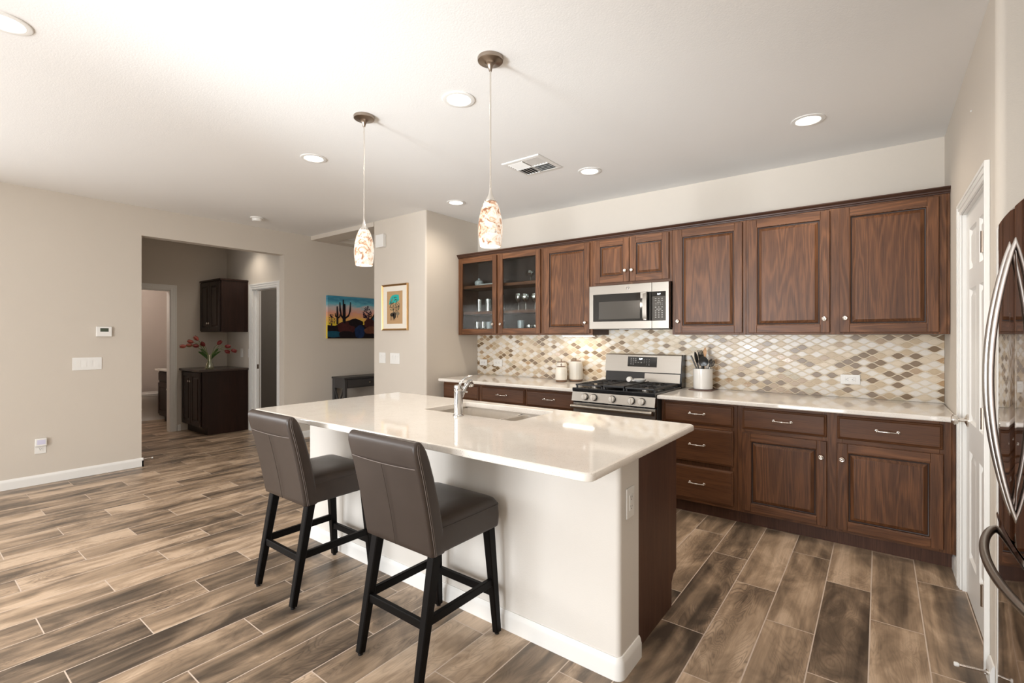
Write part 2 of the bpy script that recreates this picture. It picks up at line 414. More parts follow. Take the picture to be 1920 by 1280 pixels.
def text(name, s, size, loc, rot, mat, parent, depth=0.0006, align='CENTER', bold=0.0):
    cu = bpy.data.curves.new(name, 'FONT'); cu.body = s; cu.size = size; cu.extrude = depth; cu.align_x = align; cu.align_y = 'CENTER'; cu.offset = bold
    t = bpy.data.objects.new(name, cu); COL.objects.link(t)
    bpy.context.view_layer.update()
    me = bpy.data.meshes.new_from_object(t.evaluated_get(bpy.context.evaluated_depsgraph_get()))
    bpy.data.objects.remove(t)
    me.transform(Matrix.Translation(Vector(loc) - worldloc(parent)) @ rot.to_4x4())
    me.materials.clear(); me.materials.append(mat)
    o = bpy.data.objects.new(name, me); COL.objects.link(o); o.parent = parent; return o
RXFRONT = Matrix.Rotation(PI / 2, 3, 'X')          # text read by someone looking towards +y

# ------------------------------------------------------------------ the room
XL, XR, YB, CZ = -6.20, 0.358, 4.42, 2.743
YREAR = -3.0
mb = MB(); mb.box(-10.2, 1.6, -3.3, 8.2, -0.12, 0.0); obj('floor', mb, M['floor'], kind='structure', smooth=False)
mb = MB(); mb.box(-6.32, 1.3, YREAR - 0.12, YB + 0.12, CZ, CZ + 0.12)
obj('ceiling', mb, M['ceil'], kind='structure', smooth=False)

OP0, OP1, OPZ = 1.665, 3.20, 2.44      # opening to the powder-room lobby
WT = 0.125
mb = MB()
mb.box(XL - WT, XL, YREAR, -2.55, 0, CZ); mb.box(XL - WT, XL, -2.55, -0.65, 0, 0.7); mb.box(XL - WT, XL, -2.55, -0.65, 2.2, CZ)
mb.box(XL - WT, XL, -0.65, OP0, 0, CZ); mb.box(XL - WT, XL, OP0, OP1, OPZ, CZ); mb.box(XL - WT, XL, OP1, 8.0, 0, CZ + 0.2)
obj('wall_left', mb, M['wall'], kind='structure', smooth=False)
mb = MB(); mb.box(-3.9, 1.3, YB, YB + 0.12, 0, CZ); obj('wall_back', mb, M['wall'], kind='structure', smooth=False)
# pier between the hall and the kitchen run, bullnose corner
def roundrect(x0, x1, y0, y1, r, corners, seg=6):
    pts = []
    for key, cx, cy, a0 in (('br', x1 - r, y0 + r, -PI / 2), ('tr', x1 - r, y1 - r, 0), ('tl', x0 + r, y1 - r, PI / 2), ('bl', x0 + r, y0 + r, PI)):
        if key in corners:
            for i in range(seg + 1):
                a = a0 + PI / 2 * i / seg; pts.append((cx + r * math.cos(a), cy + r * math.sin(a)))
        else: pts.append({'br': (x1, y0), 'tr': (x1, y1), 'tl': (x0, y1), 'bl': (x0, y0)}[key])
    return pts
YC = 3.573
mb = MB(); mb.prism(roundrect(-4.815, -3.9, YC, YB + 0.12, 0.02, ('br', 'bl')), 'z', 0, CZ)
obj('wall_pier', mb, M['wall'], kind='structure', ang=60)
mb = MB(); mb.box(-4.815, -4.69, YB + 0.12, 8.0, 0, CZ + 0.2); obj('wall_hall', mb, M['wall'], kind='structure', smooth=False)
# hall ceiling: flat border with a raised tray, header in front
HZ = 2.69
mb = MB()
mb.box(XL, -4.815, YC, 3.85, HZ, CZ + 0.16); mb.box(XL, -6.0, 3.85, 8.0, HZ, CZ + 0.16); mb.box(-5.0, -4.815, 3.85, 8.0, HZ, CZ + 0.16)
mb.box(XL, -4.815, 6.6, 8.0, HZ, CZ + 0.16); mb.box(XL, -4.815, 3.6, 8.0, CZ + 0.1, CZ + 0.18)
obj('trim_1', mb, M['wall'], kind='structure', smooth=False)
mb = MB(); mb.box(XL - WT, -4.69, 8.0, 8.12, 0, CZ + 0.2); obj('wall_far', mb, M['wall'], kind='structure', smooth=False)
# right wall with the pantry door opening, bullnose end beside the refrigerator
DY0, DY1, DZ = 2.785, 3.545, 2.035
mb = MB()
mb.box(XR, XR + 0.115, DY1, YB, 0, CZ); mb.box(XR, XR + 0.115, DY0, DY1, DZ, CZ)
mb.prism(roundrect(XR, XR + 0.115, 2.60, DY0, 0.03, ('bl',)), 'z', 0, CZ)
mb.box(XR + 0.115, 1.3, 2.60, 2.72, 0, CZ); mb.box(1.18, 1.3, 1.60, 2.60, 0, CZ)
mb.box(XR, 1.3, 1.48, 1.60, 0, CZ); mb.box(XR, XR + 0.115, YREAR, 1.48, 0, CZ)
obj('wall_right', mb, M['wall'], kind='structure', ang=60)
mb = MB(); mb.box(1.15, 1.3, 2.72, YB, 0, CZ); obj('wall_pantry', mb, M['wall'], kind='structure', smooth=False)
# wall behind the camera: glazed patio door
mb = MB()
mb.box(XL - WT, -3.5, YREAR - 0.12, YREAR, 0, CZ); mb.box(-0.4, XR + 0.115, YREAR - 0.12, YREAR, 0, CZ); mb.box(-3.5, -0.4, YREAR - 0.12, YREAR, 2.2, CZ)
obj('wall_rear', mb, M['wall'], kind='structure', smooth=False)
mb = MB()
for x in (-3.5, -2.5, -1.45, -0.46): mb.box(x, x + 0.06, YREAR - 0.08, YREAR - 0.04, 0, 2.2)
mb.box(-3.5, -0.4, YREAR - 0.08, YREAR - 0.04, 0, 0.06); mb.box(-3.5, -0.4, YREAR - 0.08, YREAR - 0.04, 2.14, 2.2)
obj('window_1', mb, M['trim'], kind='structure')
mb = MB()
for y in (-2.55, -1.62, -0.71): mb.box(XL - 0.08, XL - 0.04, y, y + 0.06, 0.7, 2.2)
mb.box(XL - 0.08, XL - 0.04, -2.55, -0.65, 0.7, 0.76); mb.box(XL - 0.08, XL - 0.04, -2.55, -0.65, 2.14, 2.2)
obj('window_2', mb, M['trim'], kind='structure')

# lobby behind the opening, powder room beyond it
XV, YV = -8.10, 3.27
mb = MB()
mb.box(XV - 0.115, XV, 0.9, 1.70, 0, CZ); mb.box(XV - 0.115, XV, 2.515, YV + 0.12, 0, CZ); mb.box(XV - 0.115, XV, 1.70, 2.515, 2.035, CZ)
obj('wall_lobby_back', mb, M['wall'], kind='structure', smooth=False)
VD0, VD1 = -7.245, -6.52
mb = MB()
mb.box(XV, VD0, YV, YV + 0.115, 0, CZ); mb.box(VD1, XL - WT, YV, YV + 0.115, 0, CZ); mb.box(VD0, VD1, YV, YV + 0.115, 2.05, CZ)
obj('wall_lobby_side', mb, M['wall'], kind='structure', smooth=False)
mb = MB(); mb.box(XV - 0.115, XL - WT, 0.78, 0.9, 0, CZ); obj('wall_lobby_near', mb, M['wall'], kind='structure', smooth=False)
mb = MB(); mb.box(-10.1, XL - WT, 0.78, 6.0, CZ, CZ + 0.1); obj('ceiling_lobby', mb, M['ceil'], kind='structure', smooth=False)
mb = MB(); mb.box(-10.02, -9.9, 0.9, 4.3, 0, CZ); mb.box(-9.9, XV - 0.115, 3.30, 3.40, 0, CZ); mb.box(-9.9, XV - 0.115, 0.8, 0.9, 0, CZ)
mb.box(XV - 0.115, XV, YV + 0.12, 4.3, 0, CZ)
obj('wall_powder_room', mb, M['toast'], kind='structure', smooth=False)
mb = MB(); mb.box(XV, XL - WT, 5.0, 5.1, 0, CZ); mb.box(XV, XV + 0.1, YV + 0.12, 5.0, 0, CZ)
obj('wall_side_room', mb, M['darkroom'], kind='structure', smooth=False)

# baseboards (stepped, rounded top)
def base_run(mb, p, q, n, h=0.09, t=0.014, mi=0):
    """baseboard along p-q with its back on that line, standing off towards n"""
    p, q, n = Vector((*p, 0)), Vector((*q, 0)), Vector((*n, 0))
    prof = [(0.0, 0.0), (t, 0.0), (t, h * 0.70), (t * 0.8, h * 0.78), (t * 0.72, h * 0.88), (t * 0.35, h), (0.0, h)]
    mb.loft([[c + n * a + Vector((0, 0, b)) for a, b in prof] for c in (p, q)], (True, True), mi)
mb = MB(); base_run(mb, (XL, YREAR), (XL, OP0 + 0.014), (1, 0)); base_run(mb, (XL, OP1 - 0.014), (XL, 8.0), (1, 0))
base_run(mb, (XL + 0.014, OP0), (XL - WT, OP0), (0, 1)); base_run(mb, (XL - WT, OP1), (XL + 0.014, OP1), (0, -1))
obj('baseboard_left', mb, M['trim'], kind='structure')
mb = MB(); base_run(mb, (-4.83, YC), (-3.886, YC), (0, -1)); base_run(mb, (-3.9, YC - 0.014), (-3.9, 3.78), (1, 0)); base_run(mb, (-4.815, YC), (-4.815, 8.0), (-1, 0))
obj('baseboard_pier', mb, M['trim'], kind='structure')
mb = MB(); base_run(mb, (XR, DY1 + 0.07), (XR, 3.86), (-1, 0)); base_run(mb, (XR, 2.62), (XR, DY0 - 0.075), (-1, 0))
obj('baseboard_right', mb, M['trim'], kind='structure')
mb = MB(); base_run(mb, (XV, 2.60), (XV, 2.64), (1, 0)); base_run(mb, (VD1 + 0.075, YV), (XL - WT, YV), (0, -1))
obj('baseboard_lobby', mb, M['trim'], kind='structure')

def casing(mb, axis, pos, a0, a1, zt, side, w=0.07, t=0.018):
    """stepped door casing round an opening a0..a1 up to zt on the plane pos; side = outward direction"""
    def pr(u0, u1, z0, z1, tt):
        lo, hi = sorted((pos, pos + side * tt))
        if axis == 'x': mb.box(lo, hi, u0, u1, z0, z1, 0.003, 2)
        else: mb.box(u0, u1, lo, hi, z0, z1, 0.003, 2)
    for (i, o, tt) in ((0.0, w - 0.002, t * 0.6), (w * 0.35, w * 0.8, t * 0.8), (w * 0.72, w, t)):
        pr(a0 - o, a0 - i, 0, zt + o, tt); pr(a1 + i, a1 + o, 0, zt + o, tt); pr(a0 - i, a1 + i, zt + i, zt + o, tt)
mb = MB(); casing(mb, 'x', XR, DY0, DY1, DZ - 0.005, -1, 0.062)
mb.box(XR, XR + 0.115, DY1 - 0.006, DY1 + 0.001, 0, DZ); mb.box(XR, XR + 0.115, DY0 - 0.001, DY0 + 0.006, 0, DZ); mb.box(XR, XR + 0.115, DY0, DY1, DZ - 0.008, DZ)
obj('trim_2', mb, M['trim'], kind='structure')
mb = MB(); casing(mb, 'x', XV, 1.70, 2.515, 2.035, 1, 0.075, 0.02); mb.box(XV - 0.115, XV, 2.505, 2.516, 0, 2.035); mb.box(XV - 0.115, XV, 1.70, 2.515, 2.025, 2.036)
obj('trim_3', mb, M['trim'], kind='structure')
mb = MB(); casing(mb, 'y', YV, VD0, VD1, 2.05, -1, 0.078, 0.02)
mb.box(VD0, VD0 + 0.012, YV, YV + 0.115, 0, 2.05); mb.box(VD0 + 0.012, VD0 + 0.035, YV + 0.04, YV + 0.075, 0, 2.05); mb.box(VD1 - 0.012, VD1, YV, YV + 0.115, 0, 2.05); mb.box(VD0, VD1, YV, YV + 0.115, 2.04, 2.051)
obj('trim_4', mb, M['trim'], kind='structure')

# pantry door: six raised panels, knob at the far edge, hinges at the near edge
d1 = thing('door_1', (XR + 0.02, (DY0 + DY1) / 2, 0), None, None, kind='structure')
DXF = XR + 0.016
def panel_rings(mb, face, a0, a1, z0, z1, depth, mapf, mi=0):
    """moulded recessed-then-raised panel: rings of (inset, depth)"""
    rr = []
    for ins, d in ((0, 0), (0.010, depth), (0.022, depth), (0.042, depth * 0.25), (0.044, depth * 0.25)):
        rr.append([mapf(a0 + ins, z0 + ins, face + d), mapf(a1 - ins, z0 + ins, face + d), mapf(a1 - ins, z1 - ins, face + d), mapf(a0 + ins, z1 - ins, face + d)])
    mb.loft(rr, (False, True), mi)
mb = MB(); ya, yb = DY0 + 0.008, DY1 - 0.008; st, mid = 0.105, 0.09; ym = (ya + yb) / 2
zs = [(0.22, 0.78), (0.93, 1.62), (1.72, 1.93)]
for a, b in ((ya, ya + st), (ym - mid / 2, ym + mid / 2), (yb - st, yb)): mb.box(DXF, DXF + 0.035, a, b, 0.012, DZ - 0.008)
for a, b in ((ya + st, ym - mid / 2), (ym + mid / 2, yb - st)):
    prev = 0.012
    for z0, z1 in zs + [(DZ - 0.008, None)]:
        mb.box(DXF, DXF + 0.035, a, b, prev, z0)
        if z1:
            panel_rings(mb, DXF, a, b, z0, z1, 0.011, lambda u, v, w: (w, u, v)); prev = z1
obj('door_panel', mb, M['trim'], d1)
for z in (0.29, 1.03, 1.77):
    mb = MB(); mb.cyl((XR - 0.013, DY0 + 0.006, z - 0.045), 0.0075, 0.09, seg=12); mb.box(XR - 0.001, XR + 0.016, DY0 + 0.004, DY0 + 0.02, z - 0.045, z + 0.045)
    obj('door_hinge', mb, M['bronze'], d1)
mb = MB(); KY, KZ = DY1 - 0.068, 0.93
mb.lathe([(0.033, DXF + 0.001), (0.033, DXF - 0.006), (0.018, DXF - 0.011), (0.011, DXF - 0.014), (0.011, DXF - 0.034), (0.022, DXF - 0.040), (0.027, DXF - 0.052), (0.025, DXF - 0.063), (0.012, DXF - 0.068)], (0, KY, KZ), 'x')
obj('door_knob', mb, M['nickel'], d1)

# spring door stops
def door_stop(base, dirv, label):
    mb = MB(); b = Vector(base); d = Vector(dirv)
    pts = [b, b + d * 0.02, b + d * 0.09]
    mb.tube([b, b + d * 0.006], [0.011, 0.011], 12); mb.tube(pts, [0.007, 0.0045, 0.0045], 10)
    for i in range(14): mb.tube([b + d * (0.02 + i * 0.005), b + d * (0.023 + i * 0.005)], 0.0056, 10)
    t = thing('door_stop', base, label, 'door stop')
    obj('spring', mb, M['nickel'], t)
    mb = MB(); mb.tube([b + d * 0.088, b + d * 0.092, b + d * 0.102, b + d * 0.104], [0.006, 0.0085, 0.0085, 0.006], 12); obj('rubber_tip', mb, M['plastic'], t, label='white rubber tip')
door_stop((XR - 0.014, 2.648, 0.05), (-0.99, -0.14, 0.0), 'spring door stop with white tip on the baseboard beside the refrigerator')
door_stop((XL - 0.06, OP0 + 0.014, 0.06), (0.0, 1.0, 0), 'small white-tipped door stop at the baseboard end of the left opening')

# ------------------------------------------------------------------ cabinetry
def raised_door(x0, x1, z0, z1, yf, parent, th=0.02, fw=0.056, mats=None, knob=None, name='door', glass=False, knob_mat='nickel'):
    """frame-and-raised-panel door facing -y, front plane yf"""
    mats = mats or (M['oak_v'], M['oak_h'])
    mb = MB()
    # outer moulded edge: frame pieces are thinner at the rim
    for (a, b) in ((x0, x0 + fw), (x1 - fw, x1)): mb.box(a, b, yf, yf + th, z0, z1, 0.0035, 2, 0)
    for (a, b) in ((z0, z0 + fw), (z1 - fw, z1)): mb.box(x0 + fw, x1 - fw, yf + 0.0002, yf + th, a, b, 0.0035, 2, 1)
    # lip along the rim
    mb.box(x0 - 0.003, x1 + 0.003, yf + 0.0145, yf + th - 0.0003, z0 - 0.003, z1 + 0.003, 0.003, 2, 0) if not glass else None
    i0, i1, j0, j1 = x0 + fw - 0.001, x1 - fw + 0.001, z0 + fw - 0.001, z1 - fw + 0.001
    if not glass:
        def rr(seq): return [[(i0 + ins, yf + d - 0.0005, j0 + ins), (i1 - ins, yf + d - 0.0005, j0 + ins), (i1 - ins, yf + d - 0.0005, j1 - ins), (i0 + ins, yf + d - 0.0005, j1 - ins)] for ins, d in seq]
        mb.loft(rr(((0, 0.001), (0.003, 0.0015), (0.006, 0.004))), (False, False), 0)
        mb.loft(rr(((0.006, 0.004), (0.008, 0.012), (0.013, 0.0135), (0.016, 0.0122))), (False, False), 2)  # groove faces take the painted shade
        mb.loft(rr(((0.016, 0.0122), (0.032, 0.0045), (0.034, 0.0025), (0.037, 0.002), (0.0385, 0.002))), (False, True), 0)
    o = obj(name, mb, tuple(mats) + (M['groove_shade'],), parent, ang=30)
    if glass:
        g_ = MB(); n = 60; rings = []
        for yy in (0, 0.003):
            pass
        g_.box(i0 - 0.004, i1 + 0.004, yf + 0.011, yf + 0.014, j0 - 0.004, j1 + 0.004)
        obj('glass_pane', g_, M['pane'], o, label='reeded clear glass pane', smooth=False)
    if knob:
        k = MB(); kx, kz = knob
        k.lathe([(0.0075, yf + 0.001), (0.006, yf - 0.006), (0.006, yf - 0.012), (0.013, yf - 0.0165), (0.0155, yf - 0.020), (0.0150, yf - 0.0235), (0.012, yf - 0.0255), (0.0115, yf - 0.0245), (0.007, yf - 0.0235), (0.0062, yf - 0.0262), (0.001, yf - 0.028)], (kx, 0, kz), 'y', 24)
        obj('knob', k, M[knob_mat], o, label='satin nickel knob')
    return o
def drawer_front(x0, x1, z0, z1, yf, parent, handle=True, mats=None):
    mb = MB(); rr = []
    for ins, d in ((0, 0.02), (0, 0.012), (0.003, 0.008), (0.010, 0.0055), (0.014, 0.001), (0.017, 0.0), (0.0185, 0.0)):
        rr.append([(x0 + ins, yf + d, z0 + ins), (x1 - ins, yf + d, z0 + ins), (x1 - ins, yf + d, z1 - ins), (x0 + ins, yf + d, z1 - ins)])
    mb.loft(rr, (True, True), 0)
    o = obj('drawer', mb, mats or M['oak_ph'], parent, ang=20)
    if handle:
        h = MB(); cx, cz = (x0 + x1) / 2, (z0 + z1) / 2 + 0.003; hw = 0.053
        h.tube([(cx - hw, yf + 0.001, cz), (cx - hw, yf - 0.014, cz), (cx - hw + 0.004, yf - 0.024, cz), (cx - hw + 0.014, yf - 0.027, cz), (cx - 0.014, yf - 0.029, cz), (cx - 0.006, yf - 0.0295, cz), (cx, yf - 0.030, cz), (cx + 0.006, yf - 0.0295, cz), (cx + 0.014, yf - 0.029, cz), (cx + hw - 0.014, yf - 0.027, cz), (cx + hw - 0.004, yf - 0.024, cz), (cx + hw, yf - 0.014, cz), (cx + hw, yf + 0.001, cz)],
               [0.0055, 0.005, 0.005, 0.0042, 0.0045, 0.0065, 0.0075, 0.0065, 0.0045, 0.0042, 0.005, 0.005, 0.0055], 10)
        for s in (-1, 1): h.lathe([(0.0095, yf + 0.0005), (0.009, yf - 0.003), (0.006, yf - 0.005)], (cx + s * hw, 0, cz), 'y', 16); h.ball((cx + s * hw, yf - 0.025, cz), 0.0072)
        obj('handle', h, M['nickel'], o, label='satin nickel bar pull')
    return o

UZ0, UZ1, UYF, UYB = 1.388, 2.275, 4.075, 4.418
def upper(name, x0, x1, z0, label, frames, open_=False, filler=None):
    """frames: list of stile x ranges"""
    t = thing(name, ((x0 + x1) / 2, UYB, z0), label, 'cabinet', 'wall cabinets above the counter')
    mb = MB()
    if not open_: mb.box(x0, x1, UYF + 0.019, UYB, z0, UZ1, mi=0)
    else:
        mb.box(x0, x0 + 0.016, UYF + 0.019, UYB, z0, UZ1); mb.box(x1 - 0.016, x1, UYF + 0.019, UYB, z0, UZ1)
        mb.box(x0, x1, UYF + 0.019, UYB, z0, z0 + 0.018); mb.box(x0, x1, UYF + 0.019, UYB, UZ1 - 0.018, UZ1)
        mb.box(x0 + 0.016, x1 - 0.016, UYB - 0.012, UYB, z0 + 0.018, UZ1 - 0.018, mi=1); 
    obj('carcass', mb, (M['oak_p'], M['cab_in']), t, smooth=False)
    mb = MB()
    for a, b in frames: mb.box(a, b, UYF, UYF + 0.0195, z0, UZ1, 0.0012, 1, 0)
    for (a, _), (b, __) in zip([(f[1], 0) for f in frames[:-1]], [(f[0], 0) for f in frames[1:]]):
        mb.box(a, b, UYF + 0.0003, UYF + 0.0195, z0, z0 + 0.035, 0.0012, 1, 1); mb.box(a, b, UYF + 0.0003, UYF + 0.0195, UZ1 - 0.04, UZ1, 0.0012, 1, 1)
    obj('face_frame', mb, (M['oak_v'], M['oak_h']), t, ang=30)
    return t
DF = 4.055; DT = 2.262; DB = 1.402
cA = upper('wall_cabinet', -3.895, -2.712, UZ0, 'two-door wall cabinet with reeded glass doors, leftmost of the upper run', [(-3.895, -3.845), (-3.325, -3.270), (-2.765, -2.712)], open_=True)
raised_door(-3.870, -3.311, DB, DT, DF, cA, knob=(-3.352, 1.505), glass=True, name='glass_door')
raised_door(-3.281, -2.737, DB, DT, DF, cA, knob=(-3.243, 1.505), glass=True, name='glass_door')
for z in (1.655, 1.953):
    mb = MB(); mb.box(-3.879, -2.728, UYF + 0.030, UYB - 0.013, z - 0.032, z, 0.001, 1); obj('shelf', mb, M['oak_h'], cA)
cB = upper('wall_cabinet', -2.711, -2.151, UZ0, 'single-door wall cabinet between the glass doors and the microwave', [(-2.711, -2.66), (-2.20, -2.151)])
raised_door(-2.688, -2.176, DB, DT, DF, cB, knob=(-2.214, 1.503))
cM = upper('wall_cabinet', -2.150, -1.396, 1.842, 'short two-door wall cabinet directly above the microwave', [(-2.150, -2.10), (-1.80, -1.752), (-1.445, -1.396)])
raised_door(-2.125, -1.780, 1.866, DT, DF, cM, knob=(-1.811, 1.962))
raised_door(-1.774, -1.421, 1.866, DT, DF, cM, knob=(-1.748, 1.962))
cC = upper('wall_cabinet', -1.395, -0.822, UZ0, 'single-door wall cabinet just right of the microwave', [(-1.395, -1.345), (-0.87, -0.822)])
raised_door(-1.367, -0.846, DB, DT, DF, cC, knob=(-1.341, 1.498))
cD = upper('wall_cabinet', -0.821, 0.356, UZ0, 'wide two-door wall cabinet at the right end beside the pantry wall', [(-0.821, -0.77), (-0.305, -0.19), (0.275, 0.341), (0.3425, 0.356)])
raised_door(-0.799, -0.276, DB, DT, DF, cD, knob=(-0.308, 1.497))
raised_door(-0.217, 0.302, DB, DT, DF, cD, knob=(-0.186, 1.500))
mb = MB()
cp = [(UYB, UZ1 + 0.0005), (UYF - 0.004, UZ1 + 0.0005), (UYF - 0.006, UZ1 + 0.008), (UYF - 0.012, UZ1 + 0.012), (UYF - 0.014, UZ1 + 0.02), (UYF - 0.024, UZ1 + 0.03), (UYF - 0.027, UZ1 + 0.034), (UYF - 0.027, UZ1 + 0.041), (UYB, UZ1 + 0.041)]
mb.loft([[(x, y, z) for y, z in cp] for x in (-3.899, 0.357)], (True, True))
obj('crown_moulding', mb, wood('stained_crown', 'x', (0.02, 0.008, 0.004), (0.05, 0.02, 0.011), (0.075, 0.032, 0.017), rings=4, cath=0.3), None,
    'dark stepped crown moulding along the top of the upper cabinets', 'moulding', ang=25)

BYF, BF, BZ1 = 3.79, 3.77, 0.882
def base(name, x0, x1, label, stiles, toe=True):
    t = thing(name, ((x0 + x1) / 2, YB - 0.002, 0), label, 'cabinet', 'base cabinets along the back wall')
    mb = MB(); mb.box(x0, x1, BYF + 0.019, YB - 0.003, 0.10, BZ1)
    obj('carcass', mb, M['oak_p'], t, smooth=False)
    mb = MB(); mb.box(x0, x1, 3.855, YB - 0.01, 0.0, 0.10); obj('toe_kick', mb, M['oak_side'], t, smooth=False)
    mb = MB()
    for a, b in stiles: mb.box(a, b, BYF, BYF + 0.0195, 0.10, BZ1, 0.0012, 1, 0)
    for f0, f1 in zip(stiles[:-1], stiles[1:]):
        for za, zb in ((0.10, 0.135), (0.675, 0.712), (0.845, BZ1)): mb.box(f0[1], f1[0], BYF + 0.0003, BYF + 0.0195, za, zb, 0.0012, 1, 1)
    obj('face_frame', mb, (M['oak_v'], M['oak_h']), t, ang=30)
    return t
bA = base('base_cabinet', -3.845, -3.301, 'base cabinet at the far left end, next to the pier wall', [(-3.845, -3.82), (-3.35, -3.301)])
drawer_front(-3.838, -3.324, 0.705, 0.857, BF, bA, handle=True); raised_door(-3.838, -3.324, 0.120, 0.679, BF, bA, knob=(-3.36, 0.575))
bB = base('base_cabinet', -3.300, -2.146, 'wide two-drawer base cabinet left of the range', [(-3.300, -3.25), (-2.745, -2.69), (-2.195, -2.146)])
drawer_front(-3.280, -2.728, 0.705, 0.857, BF, bB); drawer_front(-2.709, -2.174, 0.705, 0.857, BF, bB)
raised_door(-3.280, -2.728, 0.120, 0.679, BF, bB, knob=(-2.765, 0.575)); raised_door(-2.709, -2.174, 0.120, 0.679, BF, bB, knob=(-2.672, 0.575))
bC = base('base_cabinet', -1.384, -0.821, 'three-drawer base cabinet right of the range', [(-1.384, -1.34), (-0.87, -0.821)])
drawer_front(-1.361, -0.846, 0.705, 0.858, BF, bC); drawer_front(-1.361, -0.846, 0.415, 0.677, BF, bC); drawer_front(-1.361, -0.846, 0.124, 0.383, BF, bC)
bD = base('base_cabinet', -0.820, 0.356, 'two-door two-drawer base cabinet at the right end by the pantry door', [(-0.820, -0.77), (-0.30, -0.19), (0.285, 0.338), (0.3395, 0.356)])
drawer_front(-0.787, -0.274, 0.707, 0.855, BF, bD); drawer_front(-0.217, 0.300, 0.707, 0.855, BF, bD)
raised_door(-0.787, -0.274, 0.121, 0.680, BF, bD, knob=(-0.304, 0.576)); raised_door(-0.217, 0.300, 0.121, 0.680, BF, bD, knob=(-0.190, 0.578))

def slab(name, x0, x1, y0, y1, label, round_='', holes=None):
    mb = MB(); z0, z1 = 0.883, 0.914; r = 0.012; rings = []
    poly = roundrect(x0, x1, y0, y1, 0.02, ('br', 'bl', 'tr', 'tl') if round_ == 'all' else (), 5)
    for ins, z in ((0.004, z0), (0.0, z0 + 0.004), (0.0, z1 - 0.009), (0.0028, z1 - 0.0028), (0.009, z1), (0.0105, z1)):
        rings.append([(min(max(x, x0 + ins), x1 - ins) if True else x, min(max(y, y0 + ins), y1 - ins), z) for x, y in poly])
    mb.loft(rings); return mb
mb = slab('', -3.835, -2.143, 3.695, YB - 0.001, ''); obj('countertop', mb, M['quartz'], None, 'cream speckled quartz countertop left of the range', 'countertop', 'quartz counters')
mb = slab('', -1.387, 0.357, 3.695, YB - 0.001, ''); obj('countertop', mb, M['quartz'], None, 'cream speckled quartz countertop right of the range', 'countertop', 'quartz counters')

# wavy lens mosaic on the back wall
TW, TH = 0.0985, 0.0525
def backsplash():
    mb = MB(); mb.box(-3.899, 0.357, YB - 0.006, YB - 0.0005, 0.9145, UZ0 - 0.001, mi=0); mb.box(-2.149, -1.397, YB - 0.006, YB - 0.0005, UZ0 - 0.001, 1.455, mi=0)
    t = bmesh.new(); rnd = random.Random(21); N = 10
    z_lo, z_hi = 0.9155, UZ0 - 0.002
    nrow = int((1.46 - 0.9) / (TH / 2)) + 3; ncol = int(4.3 / TW) + 3
    yf = YB - 0.0085
    for row in range(-1, nrow):
        zc = 0.905 + (row + 0.5) * TH / 2
        for c in range(-1, ncol):
            xc = -3.93 + c * TW + (TW / 2 if row % 2 else 0)
            top, bot = [], []
            for i in range(N + 1):
                u = -0.5 + i / N; w = 0.0212 * (0.5 + 0.5 * math.cos(2 * PI * u)) ** 1.12; x = xc + u * (TW - 0.005)
                top.append((x, zc + w)); bot.append((x, zc - w))
            if xc + TW / 2 < -3.899 or xc - TW / 2 > 0.357: continue
            hi = 1.454 if (-2.149 < xc < -1.397) else z_hi
            if zc - TH / 2 > hi or zc + TH / 2 < z_lo: continue
            q = rnd.random()
            mi = 1 + (0 if q < 0.38 else 1 if q < 0.52 else 2 if q < 0.68 else 3 if q < 0.78 else 4 if q < 0.925 else 5 if q < 0.96 else 6)
            tilt = rnd.uniform(-0.02, 0.02), rnd.uniform(-0.02, 0.02)
            cl = lambda x, z, d: (min(max(x, -3.8985), 0.3565), yf + d + (x - xc) * tilt[0] + (z - zc) * tilt[1], min(max(z, z_lo), hi))
            out = top + bot[-2:0:-1]
            base_ = [t.verts.new(cl(x, z, 0.002)) for x, z in out]
            fr = [t.verts.new(cl(xc + (x - xc) * 0.965, zc + (z - zc) * 0.90, 0.0)) for x, z in out]
            n = len(out)
            for i in range(n):
                j = (i + 1) % n
                try:
                    f = t.faces.new((base_[i], base_[j], fr[j], fr[i])); f.material_index = mi
                except ValueError: pass
            f = t.faces.new(fr); f.material_index = mi
    bmesh.ops.recalc_face_normals(t, faces=t.faces[:])
    bmesh.ops.dissolve_degenerate(t, dist=1e-5, edges=t.edges[:])
    for f in t.faces:
        if f.normal.y > 0: f.normal_flip()
    mb.add(t, None)
    obj('tile_backsplash', mb, [M['grout']] + TILES, None, 'beige, ivory and brown leaf-shaped mosaic tile backsplash above the counters', 'backsplash', smooth=False)
backsplash()

# under-cabinet strip lamp left of the microwave
us = thing('under_cabinet_light', (-2.42, 4.28, 1.374), 'lit under-cabinet strip lamp left of the microwave', 'lamp')
mb = MB(); mb.box(-2.60, -2.24, 4.25, 4.31, 1.374, 1.3875, 0.003); obj('housing', mb, M['plastic'], us)
mb = MB(); mb.box(-2.59, -2.25, 4.257, 4.303, 1.371, 1.3745); obj('diffuser', mb, M['strip_glow'], us, label='lit diffuser')
l = area('under_cabinet_lamp', (-2.42, 4.28, 1.368), (0, 0, 0), 0.34, 0.04, 0.5, WARM)

